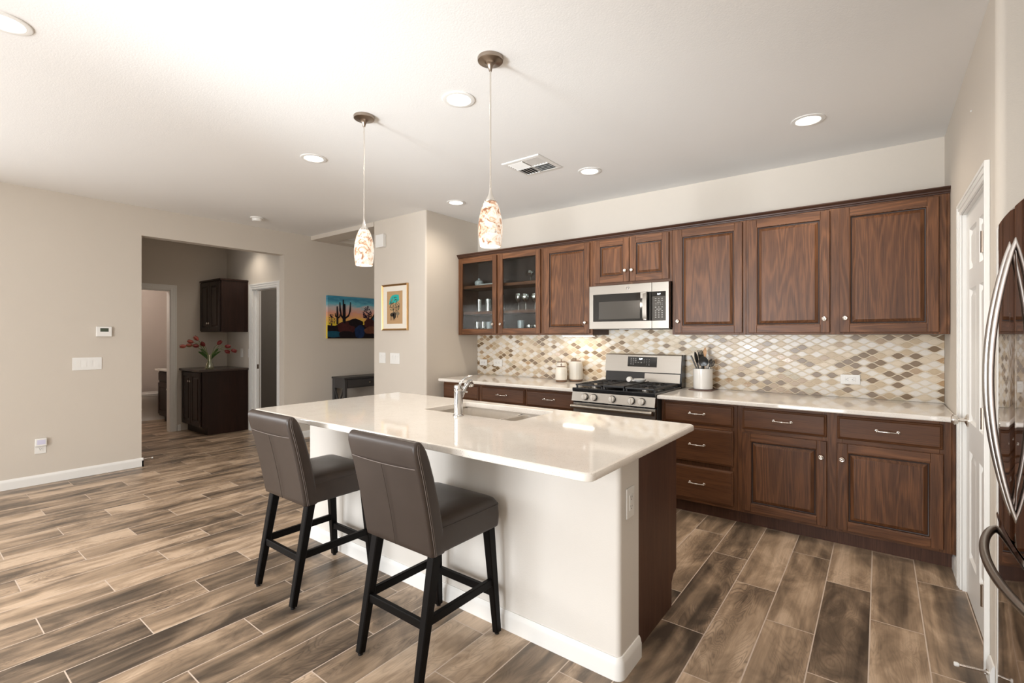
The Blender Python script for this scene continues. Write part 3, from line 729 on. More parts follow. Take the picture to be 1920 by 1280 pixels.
# ------------------------------------------------------------------ gas range
RX0, RX1 = -2.137, -1.389
rg = thing('gas_range', ((RX0 + RX1) / 2, 4.04, 0), 'stainless five-knob gas range with black cooktop between the two counters', 'stove')
mb = MB(); mb.box(RX0, RX1, 3.715, 4.395, 0.03, 0.90); obj('body', mb, M['fridge_side'], rg, smooth=False)
mb = MB(); mb.box(RX0 + 0.002, RX1 - 0.002, 3.665, 4.30, 0.896, 0.928, 0.006, 3); obj('cooktop', mb, M['black'], rg)
mb = MB(); mb.prism([(3.672, 0.893), (3.716, 0.893), (3.716, 0.815), (3.655, 0.815)], 'x', RX0 + 0.002, RX1 - 0.002); obj('control_fascia', mb, M['steel'], rg, smooth=False)
for x in (-2.005, -1.920, -1.752, -1.583, -1.497):
    k = MB(); yk = 3.662
    k.lathe([(0.029, yk + 0.004), (0.029, yk - 0.004), (0.026, yk - 0.006)], (x, 0, 0.855), 'y', 28, 1)
    k.lathe([(0.0245, yk - 0.004), (0.0245, yk - 0.024), (0.022, yk - 0.028), (0.001, yk - 0.029)], (x, 0, 0.855), 'y', 28, 0)
    k.box(x - 0.006, x + 0.006, yk - 0.038, yk - 0.02, 0.832, 0.878, 0.003, 2, 0)
    obj('burner_knob', k, (M['knobsteel'], M['black']), rg)
mb = MB(); mb.box(RX0 + 0.004, RX1 - 0.004, 3.680, 3.716, 0.22, 0.800, 0.006, 2, 0); mb.box(RX0 + 0.10, RX1 - 0.10, 3.6785, 3.684, 0.34, 0.66, 0.002, 1, 1); mb.box(RX0 + 0.006, RX1 - 0.006, 3.684, 3.716, 0.800, 0.8155, 0, 1, 2)
for i in range(5): mb.box(RX0 + 0.09 + i * 0.125, RX0 + 0.16 + i * 0.125, 3.6835, 3.69, 0.803, 0.810, 0, 1, 3)
od = obj('oven_door', mb, (M['steel'], M['blackglass'], M['black'], M['slot']), rg)
mb = MB(); mb.tube([(RX0 + 0.012, 3.632, 0.770), (RX1 - 0.012, 3.632, 0.770)], 0.021, 20, flat=0.85)
for x in (RX0 + 0.04, RX1 - 0.04): mb.box(x - 0.014, x + 0.014, 3.632, 3.684, 0.758, 0.782, 0.004, 2)
obj('oven_handle', mb, M['steel'], od)
mb = MB(); mb.box(RX0 + 0.004, RX1 - 0.004, 3.684, 3.716, 0.06, 0.21, 0.006, 2); obj('drawer', mb, M['steel'], rg)
# grates and griddle
def grate(x0, x1):
    mb = MB(); z = 0.958; y0, y1 = 3.70, 4.25; b = 0.010
    for x in (x0, x1): mb.box(x - b / 2 - 0.001, x + b / 2 + 0.001, y0, y1, z - 0.016, z, 0.002, 1)
    for y in (y0, y1, (y0 + y1) / 2): mb.box(x0, x1, y - b / 2, y + b / 2, z - 0.014, z, 0.002, 1)
    xc = (x0 + x1) / 2
    for yc in ((y0 * 3 + y1) / 4, (y0 + 3 * y1) / 4):
        for k in range(6):
            a = PI * k / 3 + PI / 6; mb.beam((xc + 0.035 * math.cos(a), yc + 0.035 * math.sin(a), z - 0.006), (xc + 0.105 * math.cos(a) * 0.95, yc + 0.13 * math.sin(a), z - 0.006), 0.009, 0.012)
    n = 9
    for i in range(n):
        y = y0 + (y1 - y0) * (i + 0.5) / n
        for xa, xb in ((x0, x0 + 0.045), (x1 - 0.045, x1)): mb.box(xa, xb, y - 0.004, y + 0.004, z - 0.012, z - 0.001)
    for x in (x0, x1):
        for y in (y0 + 0.02, y1 - 0.02): mb.box(x - 0.006, x + 0.006, y - 0.006, y + 0.006, 0.926, z - 0.01)
    return mb
obj('grate', grate(RX0 + 0.022, RX0 + 0.262), M['iron'], rg); obj('grate', grate(RX1 - 0.262, RX1 - 0.022), M['iron'], rg)
mb = MB(); gx0, gx1 = RX0 + 0.278, RX1 - 0.278
mb.box(gx0, gx1, 3.70, 4.25, 0.944, 0.957, 0.004, 2); mb.box(gx0, gx1, 3.70, 3.71, 0.95, 0.964, 0.002, 1)
for x in (gx0 + 0.008, gx1 - 0.008):
    mb.box(x - 0.006, x + 0.006, 3.71, 4.25, 0.95, 0.963, 0.002, 1)
    for y in (3.72, 4.23): mb.box(x - 0.006, x + 0.006, y - 0.006, y + 0.006, 0.926, 0.948)
obj('griddle', mb, M['iron'], rg)
for x in (RX0 + 0.142, RX1 - 0.142):
    for y in (3.8375, 4.1125):
        mb = MB(); mb.lathe([(0.05, 0.9275), (0.05, 0.932), (0.042, 0.936), (0.042, 0.944), (0.036, 0.948), (0.001, 0.949)], (x, y, 0), 'z', 24); obj('burner', mb, M['steel'], rg)
# back guard with clock panel
mb = MB()
mb.prism([(4.405, 0.90), (4.30, 0.90), (4.322, 1.040), (4.405, 1.040)], 'x', RX0 + 0.004, RX1 - 0.004, 1)
mb.prism([(4.405, 1.038), (4.308, 1.040), (4.330, 1.196), (4.345, 1.204), (4.405, 1.204)], 'x', RX0, RX1 - 0.008, 0)
mb.prism([(4.405, 0.90), (4.296, 0.90), (4.300, 1.04), (4.326, 1.196), (4.340, 1.206), (4.405, 1.206)], 'x', RX1 - 0.010, RX1, 1)
mb.prism([(4.325, 0.952), (4.3055, 0.952), (4.3175, 1.030), (4.330, 1.030)], 'x', RX0 + 0.40, RX1 - 0.02, 2)  # steel strip stands in for a bright window reflection on the black band
bgd = obj('backguard', mb, (M['steel'], M['black'], M['steel']), rg, smooth=False)
tilt = math.atan2(0.022, 0.156)
def on_guard(z): return 4.308 + (z - 1.040) / 0.156 * 0.022
mb = MB(); pz0, pz1 = 1.088, 1.181
mb.prism([(on_guard(pz0) - 0.002, pz0), (on_guard(pz1) - 0.002, pz1), (on_guard(pz1) + 0.004, pz1), (on_guard(pz0) + 0.004, pz0)], 'x', -1.906, -1.622)
RT = Matrix.Rotation(PI / 2 - tilt, 3, 'X')
text('clock_digits', '1:09', 0.020, (-1.778, on_guard(1.160) - 0.003, 1.160), RT, M['digit'], bgd, bold=0.0006)
def gbar(x, z, w, h): mb.prism([(on_guard(z) - 0.0025, z), (on_guard(z + h) - 0.0025, z + h), (on_guard(z + h), z + h), (on_guard(z), z)], 'x', x - w / 2, x + w / 2, 1)
for i, x in enumerate((-1.872, -1.850, -1.828)):
    for j, z in enumerate((1.163, 1.146, 1.128, 1.110)):
        if not (j == 3 and i == 2): gbar(x, z, 0.012 if j != 1 or i != 2 else 0.018, 0.004)
gbar(-1.80, 1.127, 0.014, 0.003); gbar(-1.772, 1.128, 0.014, 0.003); gbar(-1.772, 1.122, 0.005, 0.005)
for x in (-1.743, -1.719, -1.696):
    for z in (1.155, 1.140, 1.124): gbar(x, z, 0.004, 0.005)
gbar(-1.719, 1.106, 0.004, 0.005); gbar(-1.696, 1.106, 0.014, 0.004)
obj('clock_panel', mb, (M['blackglass'], M['legend']), bgd, smooth=False)

# spoon rest on the griddle
mb = MB()
sx, sy = -1.735, 4.10
mb.lathe([(0.001, 0.964), (0.03, 0.964), (0.052, 0.978), (0.058, 0.992), (0.055, 0.992), (0.046, 0.980), (0.028, 0.970), (0.001, 0.969)], (sx + 0.03, sy + 0.02, 0), 'z', 28)
mb.lathe([(0.001, 0.0), (0.021, 0.0), (0.024, 0.006), (0.024, 0.034), (0.020, 0.038), (0.001, 0.038)], (sx - 0.045, sy - 0.05, 0.988), 'y', 24)
mb.beam((sx - 0.04, sy - 0.02, 0.978), (sx + 0.0, sy + 0.0, 0.979), 0.03, 0.012)
obj('spoon_rest', mb, M['white_ceramic'], None, 'white ceramic spoon rest lying on the middle of the black cooktop', 'spoon rest')

# ------------------------------------------------------------------ microwave
mw = thing('microwave', (-1.772, 4.2, 1.44), 'stainless over-the-range microwave with black window hung under the short cabinet', 'microwave')
MX0, MX1, MZ0, MZ1, MY = -2.147, -1.400, 1.440, 1.838, 4.000
mb = MB(); mb.box(MX0, MX1, MY + 0.038, UYB - 0.012, MZ0 + 0.006, MZ1, 0.002, 1, 0); mb.box(MX0 + 0.02, MX1 - 0.02, MY + 0.05, UYB - 0.02, MZ0 - 0.004, MZ0 + 0.01, 0, 1, 1)
obj('body', mb, (M['black'], M['iron']), mw)
SPX = -1.548
mb = MB(); mb.box(MX0, SPX - 0.0008, MY, MY + 0.04, MZ0, MZ1 - 0.002, 0.004, 2, 0)
mb.box(-2.107, SPX - 0.0015, MY - 0.0015, MY + 0.01, 1.507, 1.757, 0.002, 1, 1)
mb.box(-2.048, -1.652, MY - 0.0022, MY + 0.01, 1.528, 1.688, 0.001, 1, 2)
md = obj('door', mb, (M['steel'], M['blackglass'], M['greyglass']), mw)
mb = MB(); mb.loft([[(x, y, z) for x, y in ((-1.620, MY - 0.030 + a), (-1.582, MY - 0.034 + a), (-1.578, MY - 0.024 + a), (-1.616, MY - 0.020 + a))] for z, a in ((1.512, 0.012), (1.53, 0.004), (1.58, 0.0), (1.68, 0.0), (1.74, 0.004), (1.757, 0.010))])
mb.box(-1.612, -1.586, MY - 0.026, MY + 0.002, 1.512, 1.530, 0.003, 2); mb.box(-1.640, -1.586, MY - 0.026, MY + 0.002, 1.700, 1.757, 0.004, 2)
obj('handle', mb, M['steel_v'], md)
mb = MB(); mb.lathe([(0.017, MY + 0.001), (0.017, MY - 0.002), (0.0155, MY - 0.0025), (0.001, MY - 0.0025)], (-1.765, 0, 1.797), 'y', 30, 0)
t_ = bmesh.new()
mb.tube([(-1.765 + 0.013 * math.cos(a), MY - 0.003, 1.797 + 0.013 * math.sin(a)) for a in [2 * PI * i / 28 for i in range(29)]], 0.0012, 6, 1)
for s in (-1, 1):
    mb.tube([(-1.765 + s * (0.002 + 0.006 * math.sin(t)), MY - 0.003, 1.797 + 0.008 * math.cos(t * 1.1)) for t in [i * 0.35 for i in range(14)]], 0.0011, 6, 1)
obj('round_badge', mb, (M['steel_v'], M['chrome']), md)
mb = MB(); mb.box(SPX + 0.0008, MX1, MY, MY + 0.04, MZ0, MZ1 - 0.002, 0.004, 2, 0); mb.box(SPX + 0.001, -1.425, MY - 0.0015, MY + 0.01, 1.507, 1.757, 0.002, 1, 1)
mb.box(SPX + 0.006, -1.428, MY - 0.002, MY + 0.01, 1.511, 1.715, 0.001, 1, 2)
def kb(x, z, w, h): mb.box(x - w / 2, x + w / 2, MY - 0.0028, MY - 0.001, z - h / 2, z + h / 2, 0, 1, 3)
for j, z in enumerate((1.695, 1.678)):
    for x in (-1.512, -1.485, -1.456): kb(x, z, 0.014, 0.003)
for j, z in enumerate((1.655, 1.640)):
    for x in (-1.515, -1.500, -1.485, -1.470, -1.455): kb(x, z, 0.004, 0.004)
kb(-1.485, 1.664, 0.03, 0.002); kb(-1.485, 1.605, 0.046, 0.0035)
for z in (1.622, 1.590, 1.573, 1.555, 1.537):
    for x in (-1.512, -1.485, -1.456): kb(x, z, 0.012, 0.005)
pc = obj('control_panel', mb, (M['steel'], M['blackglass'], M['greyglass'], M['legend']), mw)
text('clock_digits', '1:09', 0.018, (-1.484, MY - 0.0024, 1.733), RXFRONT, M['digit'], pc, bold=0.0005)
mb = MB(); mb.box(-1.87, -1.66, 4.05, 4.10, MZ0 - 0.007, MZ0 - 0.0035); obj('cooktop_lamp', mb, M['plastic'], mw, label='pale lamp lens')

# ------------------------------------------------------------------ things on the counters
CT = 0.9142
def canister(x, y, r, h, ribs, label):
    t = thing('canister', (x, y, CT), label, 'canister', 'canisters on the counter')
    mb = MB(); mb.lathe([(r * 0.72, 0.0), (r * 0.90, 0.004), (r * 0.97, 0.016), (r * 0.96, 0.022)], (x, y, CT), 'z', 32); obj('wood_base', mb, M['canwood'], t, label='brown wooden base')
    mb = MB(); seg = 64; rings = []
    prof = [(0.93, 0.021), (0.99, 0.032), (1.0, 0.06), (1.0, h * 0.55), (0.99, h * 0.78), (0.93, h * 0.90), (0.80, h * 0.965), (0.76, h), (0.70, h)]
    for f, z in prof:
        ring = []
        for i in range(seg):
            a = 2 * PI * i / seg; rr = r * f
            if ribs and 0.03 < z < h * 0.85: rr *= 1 - 0.028 * (0.5 + 0.5 * math.cos(16 * a)) 
            ring.append((x + rr * math.cos(a), y + rr * math.sin(a), CT + z))
        rings.append(ring)
    if not ribs:
        pass
    mb.loft(rings); obj('jar', mb, M['ceramic'], t)
    mb = MB(); mb.lathe([(r * 0.74, h), (r * 0.74, h + 0.006), (r * 0.70, h + 0.007)], (x, y, CT), 'z', 30)
    mb.tube([(x, y, CT + h + 0.006), (x, y, CT + h + 0.014), (x - 0.006, y, CT + h + 0.024), (x, y, CT + h + 0.033), (x + 0.006, y, CT + h + 0.024), (x, y, CT + h + 0.016)], 0.0035, 8)
    obj('lid', mb, M['canwood'], t, label='brown wooden lid with loop handle')
canister(-2.462, 4.300, 0.072, 0.205, True, 'largest cream canister with vertical ribs, right one of three beside the range')
canister(-2.550, 4.160, 0.059, 0.150, False, 'smallest smooth cream canister, standing in front of the other two')
canister(-2.655, 4.335, 0.061, 0.186, False, 'middle-sized cream canister mostly hidden behind the smallest one')

CX, CY = -1.205, 4.290
mb = MB(); mb.box(CX - 0.095, CX + 0.095, CY - 0.095, CY + 0.095, CT, CT + 0.008, 0.003, 2)
obj('trivet', mb, M['trivet'], None, 'thin square reddish-brown trivet under the utensil crock', 'trivet')
mb = MB(); z0 = CT + 0.0082
mb.lathe([(0.001, z0), (0.074, z0), (0.078, z0 + 0.004), (0.078, z0 + 0.172), (0.076, z0 + 0.175), (0.072, z0 + 0.173), (0.071, z0 + 0.012), (0.001, z0 + 0.010)], (CX, CY, 0), 'z', 44)
obj('utensil_crock', mb, M['white_ceramic'], None, 'white straight-sided crock full of utensils right of the range', 'crock')
RIM = z0 + 0.175
def utensil(name, label, mat, foot, head, shape, hmat=None):
    """handle stands in the crock, working end up"""
    t = thing(name, (CX, CY, z0 + 0.02), label, 'utensil', 'utensils in the crock')
    a = Vector((CX + foot[0], CY + foot[1], z0 + 0.02)); b = Vector((CX + head[0], CY + head[1], RIM + head[2]))
    d = (b - a).normalized()
    mb = MB(); mb.tube([a, a.lerp(b, 0.5), b], [0.006, 0.0055, 0.006], 10); obj('handle', mb, mat, t)
    mb = MB(); R = d.to_track_quat('Z', 'Y').to_matrix().to_4x4()
    mb.xf = Matrix.Translation(b) @ R
    shape(mb); obj('head', mb, hmat or mat, t)
def blade(w, L, th=0.004):
    def f(mb):
        rings = [[(sx * w * k, -th * sy, z) for sx, sy in ((1, 1), (-1, 1), (-1, -1), (1, -1))] for k, z in ((0.18, -0.01), (0.42, 0.02), (0.5, L * 0.6), (0.48, L * 0.93), (0.40, L))]
        mb.loft(rings)
    return f
def spoon(w, L):
    def f(mb):
        rings = []
        for i in range(11):
            u = i / 10; k = max(0.16, math.sin(PI * min(1, 0.12 + u * 0.88)) ** 0.6) if u < 1 else 0.1
            dz = 0.012 * math.sin(PI * u)
            rings.append([(w * 0.5 * k * math.cos(a), 0.004 * math.sin(a) + dz * (1 - abs(math.cos(a)) ** 2), L * u) for a in [2 * PI * j / 14 for j in range(14)]])
        mb.loft(rings)
    return f
def fork(w, L):
    def f(mb):
        mb.loft([[(sx * w * k, 0.004 * sy, z) for sx, sy in ((1, 1), (-1, 1), (-1, -1), (1, -1))] for k, z in ((0.15, -0.01), (0.45, 0.02), (0.5, L * 0.6))])
        for i in range(4):
            x = -w * 0.42 + i * w * 0.28; mb.tube([(x, 0, L * 0.55), (x, -0.004, L * 0.85), (x, -0.014, L)], [0.0045, 0.004, 0.003], 8)
    return f
def ringhead(r):
    def f(mb): mb.tube([(r * 0.75 * math.sin(a), 0, r - r * math.cos(a)) for a in [2 * PI * i / 20 for i in range(21)]], 0.0045, 8)
    return f
utensil('slotted_spatula', 'grey narrow spatula leaning furthest left in the crock', M['greynylon'], (0.01, 0.0), (-0.068, 0.0, 0.03), blade(0.024, 0.085))
utensil('turner', 'broad black turner second from the left in the crock', M['rubberblk'], (0.0, -0.02), (-0.045, -0.01, 0.045), spoon(0.052, 0.10))
utensil('pasta_fork', 'black pronged pasta server at the back of the crock', M['rubberblk'], (0.0, 0.03), (-0.025, 0.045, 0.06), fork(0.055, 0.095))
utensil('ladle', 'round-headed black serving spoon at the front centre of the crock', M['rubberblk'], (0.01, 0.01), (0.015, -0.035, 0.025), spoon(0.082, 0.085))
utensil('wooden_spoon', 'pale orange wooden spoon standing tallest in the crock', M['spoonwood'], (0.0, 0.02), (0.008, 0.03, 0.105), spoon(0.042, 0.075))
utensil('whisk', 'dark curved-head utensil at the back right of the crock', M['greynylon'], (0.0, 0.0), (0.05, 0.03, 0.035), spoon(0.055, 0.05))
utensil('scissors', 'pair of grey-handled kitchen shears furthest right in the crock', M['nickel'], (0.015, 0.0), (0.062, -0.012, 0.015), lambda mb: (ringhead(0.026)(mb), mb.tube([(0.03 + 0.018 * math.sin(a), 0, 0.03 - 0.024 * math.cos(a)) for a in [2 * PI * i / 20 for i in range(21)]], 0.0045, 8)), M['greynylon'])

# glassware behind the reeded doors
def glass_item(name, x, y, z, prof, label, mat='drinkglass', group='glassware behind the reeded doors', cat='glass'):
    mb = MB(); mb.lathe(prof, (x, y, z), 'z', 20); return obj(name, mb, M[mat], None, label, cat, group)
def tumbler(r, h): return [(0.001, 0), (r * 0.85, 0), (r, h), (r * 0.93, h), (r * 0.78, 0.008), (0.001, 0.008)]
def stemglass(r, h): return [(0.001, 0), (r * 0.85, 0), (r * 0.8, 0.004), (0.005, 0.009), (0.004, h * 0.45), (r * 0.7, h * 0.58), (r, h * 0.78), (r * 0.85, h), (r * 0.8, h), (r * 0.92, h * 0.78), (r * 0.6, h * 0.6), (0.001, h * 0.52)]
def bowl(r, h): return [(0.001, 0), (r * 0.5, 0), (r * 0.85, h * 0.5), (r, h), (r * 0.95, h), (r * 0.8, h * 0.5), (0.001, 0.01)]
S3, S2, S1 = 1.9535, 1.6555, 1.4065
glass_item('sugar_bowl', -3.73, 4.25, S3, [(0.001, 0), (0.035, 0), (0.052, 0.03), (0.05, 0.06), (0.03, 0.075), (0.012, 0.082), (0.014, 0.095), (0.001, 0.1)], 'round pale lidded bowl on the top shelf behind the left glass door', 'milkglass', cat='bowl')
mb = MB(); mb.box(-3.66, -3.36, 4.16, 4.38, S3, S3 + 0.02, 0.004, 2); obj('serving_tray', mb, M['milkglass'], None, 'flat pale tray on the top shelf behind the left glass door', 'tray', 'glassware behind the reeded doors')
glass_item('tumbler', -3.74, 4.27, S2, tumbler(0.04, 0.15), 'left clear tumbler on the middle shelf behind the left glass door')
glass_item('tumbler', -3.60, 4.27, S2, tumbler(0.042, 0.15), 'right clear tumbler on the middle shelf behind the left glass door')
mb = MB(); mb.box(-3.48, -3.38, 4.20, 4.28, S2, S2 + 0.19, 0.003, 2); obj('striped_box', mb, M['tealpaper'], None, 'pale teal box on the middle shelf behind the left glass door', 'box', 'glassware behind the reeded doors')
for i, x in enumerate((-3.76, -3.67, -3.58, -3.49, -3.40)):
    glass_item('tumbler', x, 4.26, S1, tumbler(0.038, 0.135), 'clear tumbler on the bottom shelf behind the left glass door, ' + ('leftmost', 'second from left', 'middle', 'second from right', 'rightmost')[i] + ' of five', 'milkglass' if i in (2, 4) else 'drinkglass')
glass_item('goblet', -2.99, 4.25, S3, stemglass(0.045, 0.13), 'single stemmed glass on the top shelf behind the right glass door')
glass_item('wine_glass', -3.16, 4.26, S2, stemglass(0.04, 0.19), 'leftmost wine glass on the middle shelf behind the right glass door')
glass_item('wine_glass', -3.05, 4.24, S2, stemglass(0.05, 0.18), 'middle wine glass on the middle shelf behind the right glass door')
glass_item('wine_glass', -2.94, 4.26, S2, stemglass(0.045, 0.18), 'rightmost wine glass on the middle shelf behind the right glass door')
glass_item('glass_bowl', -2.81, 4.26, S2, bowl(0.07, 0.05), 'shallow glass bowl on the middle shelf behind the right glass door', 'milkglass', cat='bowl')
for i, (x, h, m) in enumerate(((-3.12, 0.14, 'milkglass'), (-3.00, 0.09, 'drinkglass'), (-2.91, 0.09, 'drinkglass'), (-2.81, 0.13, 'milkglass'))):
    glass_item('tumbler', x, 4.25, S1, tumbler(0.04, h), ('tall pale glass at the left of', 'left short clear glass in the middle of', 'right short clear glass in the middle of', 'tall pale glass at the right of')[i] + ' the bottom shelf behind the right glass door', m)

# ------------------------------------------------------------------ island
IX0, IX1, IY0, IY1 = -3.125, -0.822, 1.785, 2.475
isl = thing('kitchen_island', ((IX0 + IX1) / 2, 2.13, 0), 'kitchen island body with pale painted back wall and dark wood end panel', 'island')
mb = MB(); mb.prism(roundrect(IX0, IX1, IY0, IY0 + 0.19, 0.022, ('br', 'bl')), 'z', 0, 0.882)
obj('knee_wall', mb, M['wall_grey'], isl, ang=60)
mb = MB()
prof = [(0.0, 0.0), (0.014, 0.0), (0.014, 0.062), (0.011, 0.069), (0.010, 0.078), (0.005, 0.089), (0.0, 0.089)]
def isl_path(o):  # footprint offset outwards by o, bullnose corners
    pts = [(IX0 - o, IY0 + 0.19)]
    r = 0.022
    for cx, cy, a0 in ((IX0 + r, IY0 + r, PI), (IX1 - r, IY0 + r, 1.5 * PI)):
        for i in range(7): a = a0 + PI / 2 * i / 6; pts.append((cx + (r + o) * math.cos(a), cy + (r + o) * math.sin(a)))
    pts.append((IX1 + o, IY0 + 0.19)); return pts
paths = [[(x, y, z) for x, y in isl_path(o)] for o, z in prof]
rings = [[paths[j][i] for j in range(len(prof))] for i in range(len(paths[0]))]
mb.loft(rings); obj('baseboard', mb, M['trim'], isl, label='white baseboard', ang=40)
mb = MB()
xs = IX1 - 0.034
mb.prism([(IY0 + 0.19, 0.0), (2.440, 0.0), (2.440, 0.12), (2.470, 0.155), (2.512, 0.165), (2.512, 0.882), (IY0 + 0.19, 0.882)], 'x', xs, IX1 - 0.018)
obj('end_panel', mb, M['oak_side'], isl, label='dark stained wood end panel', smooth=False)
mb = MB(); mb.prism([(IY0 + 0.19, 0.0), (2.440, 0.0), (2.440, 0.12), (2.511, 0.165), (2.511, 0.64), (IY0 + 0.19, 0.64)], 'x', IX0 + 0.002, xs)
mb.box(IX0 + 0.002, -2.36, IY0 + 0.19, 2.511, 0.64, 0.882); mb.box(-1.52, xs, IY0 + 0.19, 2.511, 0.64, 0.882)
mb.box(IX0 + 0.002, xs, 2.5125, 2.522, 0.165, 0.882)
obj('carcass', mb, M['oak_side'], isl, smooth=False)
for i in range(4):
    w = (xs - IX0) / 4; a = IX0 + 0.012 + i * w; b = a + w - 0.016
    mb = MB(); mb.xf = Matrix.Rotation(PI, 4, 'Z') @ Matrix.Translation((0, 0, 0))
    o = raised_door(-b, -a, 0.185, 0.69, -2.543, isl, th=0.02)
    # turn the door about the vertical axis so it faces the cooking aisle
    o.data.transform(Matrix.Translation(worldloc(isl))); o.data.transform(Matrix.Rotation(PI, 4, 'Z')); o.data.transform(Matrix.Translation(-worldloc(isl)))
    mb.bm.free()
    mb = MB(); mb.box(a, b, 2.523, 2.543, 0.71, 0.862, 0.006, 2); obj('drawer', mb, M['oak_ph'], isl)

# worktop with a double-sink cut-out
TX0, TX1, TY0, TY1 = -3.165, -0.763, 1.430, 2.585
SX0, SX1, SY0, SY1 = -2.300, -1.572, 2.082, 2.492
def rrect(x0, x1, y0, y1, r, n=6): return roundrect(x0, x1, y0, y1, r, ('br', 'tr', 'tl', 'bl'), n)
def worktop():
    t = bmesh.new(); z0, z1 = 0.883, 0.914; n = 6
    def off(poly, x0, x1, y0, y1, ins, r):
        return rrect(x0 + ins, x1 - ins, y0 + ins, y1 - ins, max(r - ins, 0.002), n)
    outer = [(off(None, TX0, TX1, TY0, TY1, i, 0.035), z) for i, z in ((0.006, z0), (0.001, z0 + 0.003), (0.0, z0 + 0.008), (0.0, z1 - 0.010), (0.003, z1 - 0.003), (0.010, z1), (0.0115, z1))]
    inner = [(off(None, SX0, SX1, SY0, SY1, -i, 0.03), z) for i, z in ((0.0055, z1), (0.004, z1), (0.0, z1 - 0.003), (0.0, z0))]
    rings = [[t.verts.new((x, y, z)) for x, y in p] for p, z in outer + inner]
    for a, b in zip(rings, rings[1:] + rings[:1]):
        m = len(a)
        for i in range(m): t.faces.new((a[i], a[(i + 1) % m], b[(i + 1) % m], b[i]))
    bmesh.ops.recalc_face_normals(t, faces=t.faces[:]); return t
mb = MB(); mb.add(worktop()); obj('island_worktop', mb, M['quartz'], None, 'large cream quartz worktop on the island with a sink cut-out', 'countertop', ang=30)
# undermount double sink
mb = MB(); dv = -1.815
def basin(x0, x1, y0, y1, zt, zb):
    rr = []
    for ins, z, r in ((-0.012, zt, 0.05), (0.0, zt, 0.045), (0.002, zt - 0.01, 0.045), (0.010, zb + 0.03, 0.05), (0.022, zb + 0.008, 0.05), (0.05, zb, 0.04), (0.10, zb - 0.002, 0.03)):
        rr.append([(x, y, z) for x, y in rrect(x0 + ins, x1 - ins, y0 + ins, y1 - ins, r, 5)])
    mb.loft(rr, (False, True))
basin(SX0 - 0.006, dv - 0.016, SY0 - 0.006, SY1 + 0.006, 0.872, 0.68); basin(dv + 0.016, SX1 + 0.006, SY0 - 0.006, SY1 + 0.006, 0.872, 0.68)
mb.box(dv - 0.016, dv + 0.016, SY0 + 0.03, SY1 - 0.03, 0.70, 0.868, 0.008, 3)
mb.box(SX0 - 0.02, SX1 + 0.02, SY0 - 0.02, SY0 - 0.004, 0.87, 0.882); mb.box(SX0 - 0.02, SX1 + 0.02, SY1 + 0.004, SY1 + 0.02, 0.87, 0.882)
mb.box(SX0 - 0.02, SX0 - 0.004, SY0 - 0.02, SY1 + 0.02, 0.87, 0.882); mb.box(SX1 + 0.004, SX1 + 0.02, SY0 - 0.02, SY1 + 0.02, 0.87, 0.882)
sk = obj('sink', mb, M['sink'], None, 'taupe double-bowl sink set under the island worktop', 'sink', ang=50)
for x in ((SX0 + dv) / 2, (SX1 + dv) / 2):
    mb = MB(); mb.lathe([(0.04, 0.679), (0.04, 0.681), (0.03, 0.6815), (0.028, 0.6795)], (x, 2.30, 0), 'z', 24); obj('drain', mb, M['nickel'], sk)
# faucet
fx, fy = -1.930, 2.018
fc = thing('faucet', (fx, fy, CT), 'chrome single-lever faucet standing behind the island sink', 'faucet')
mb = MB(); mb.lathe([(0.0315, CT), (0.0315, CT + 0.006), (0.027, CT + 0.010), (0.0255, CT + 0.014), (0.0255, CT + 0.142), (0.0235, CT + 0.144), (0.0235, CT + 0.147)], (fx, fy, 0), 'z', 36); obj('body', mb, M['chrome'], fc)
mb = MB(); mb.lathe([(0.024, CT + 0.147), (0.0262, CT + 0.150), (0.0262, CT + 0.172), (0.024, CT + 0.178), (0.012, CT + 0.181)], (fx, fy, 0), 'z', 36)
z = CT
mb.tube([(fx, fy + 0.006, z + 0.172), (fx, fy + 0.022, z + 0.196), (fx + 0.002, fy + 0.048, z + 0.214), (fx + 0.004, fy + 0.105, z + 0.228)], [0.010, 0.011, 0.009, 0.006], 12, flat=0.55)
obj('lever', mb, M['chrome'], fc)
mb = MB(); mb.tube([(fx, fy + 0.015, z + 0.105), (fx, fy + 0.040, z + 0.140), (fx, fy + 0.068, z + 0.172), (fx, fy + 0.092, z + 0.190), (fx, fy + 0.108, z + 0.194)], [0.015, 0.0145, 0.014, 0.0135, 0.012], 18)
obj('spout', mb, M['chrome'], fc)
mb = MB(); mb.tube([(fx, fy + 0.100, z + 0.196), (fx, fy + 0.108, z + 0.178), (fx, fy + 0.111, z + 0.162)], [0.015, 0.0165, 0.015], 18); mb.ball((fx + 0.016, fy + 0.055, z + 0.135), 0.006); mb.tube([(fx + 0.01, fy + 0.045, z + 0.138), (fx + 0.016, fy + 0.055, z + 0.135)], 0.004, 8)
obj('spray_head', mb, M['chrome'], fc)

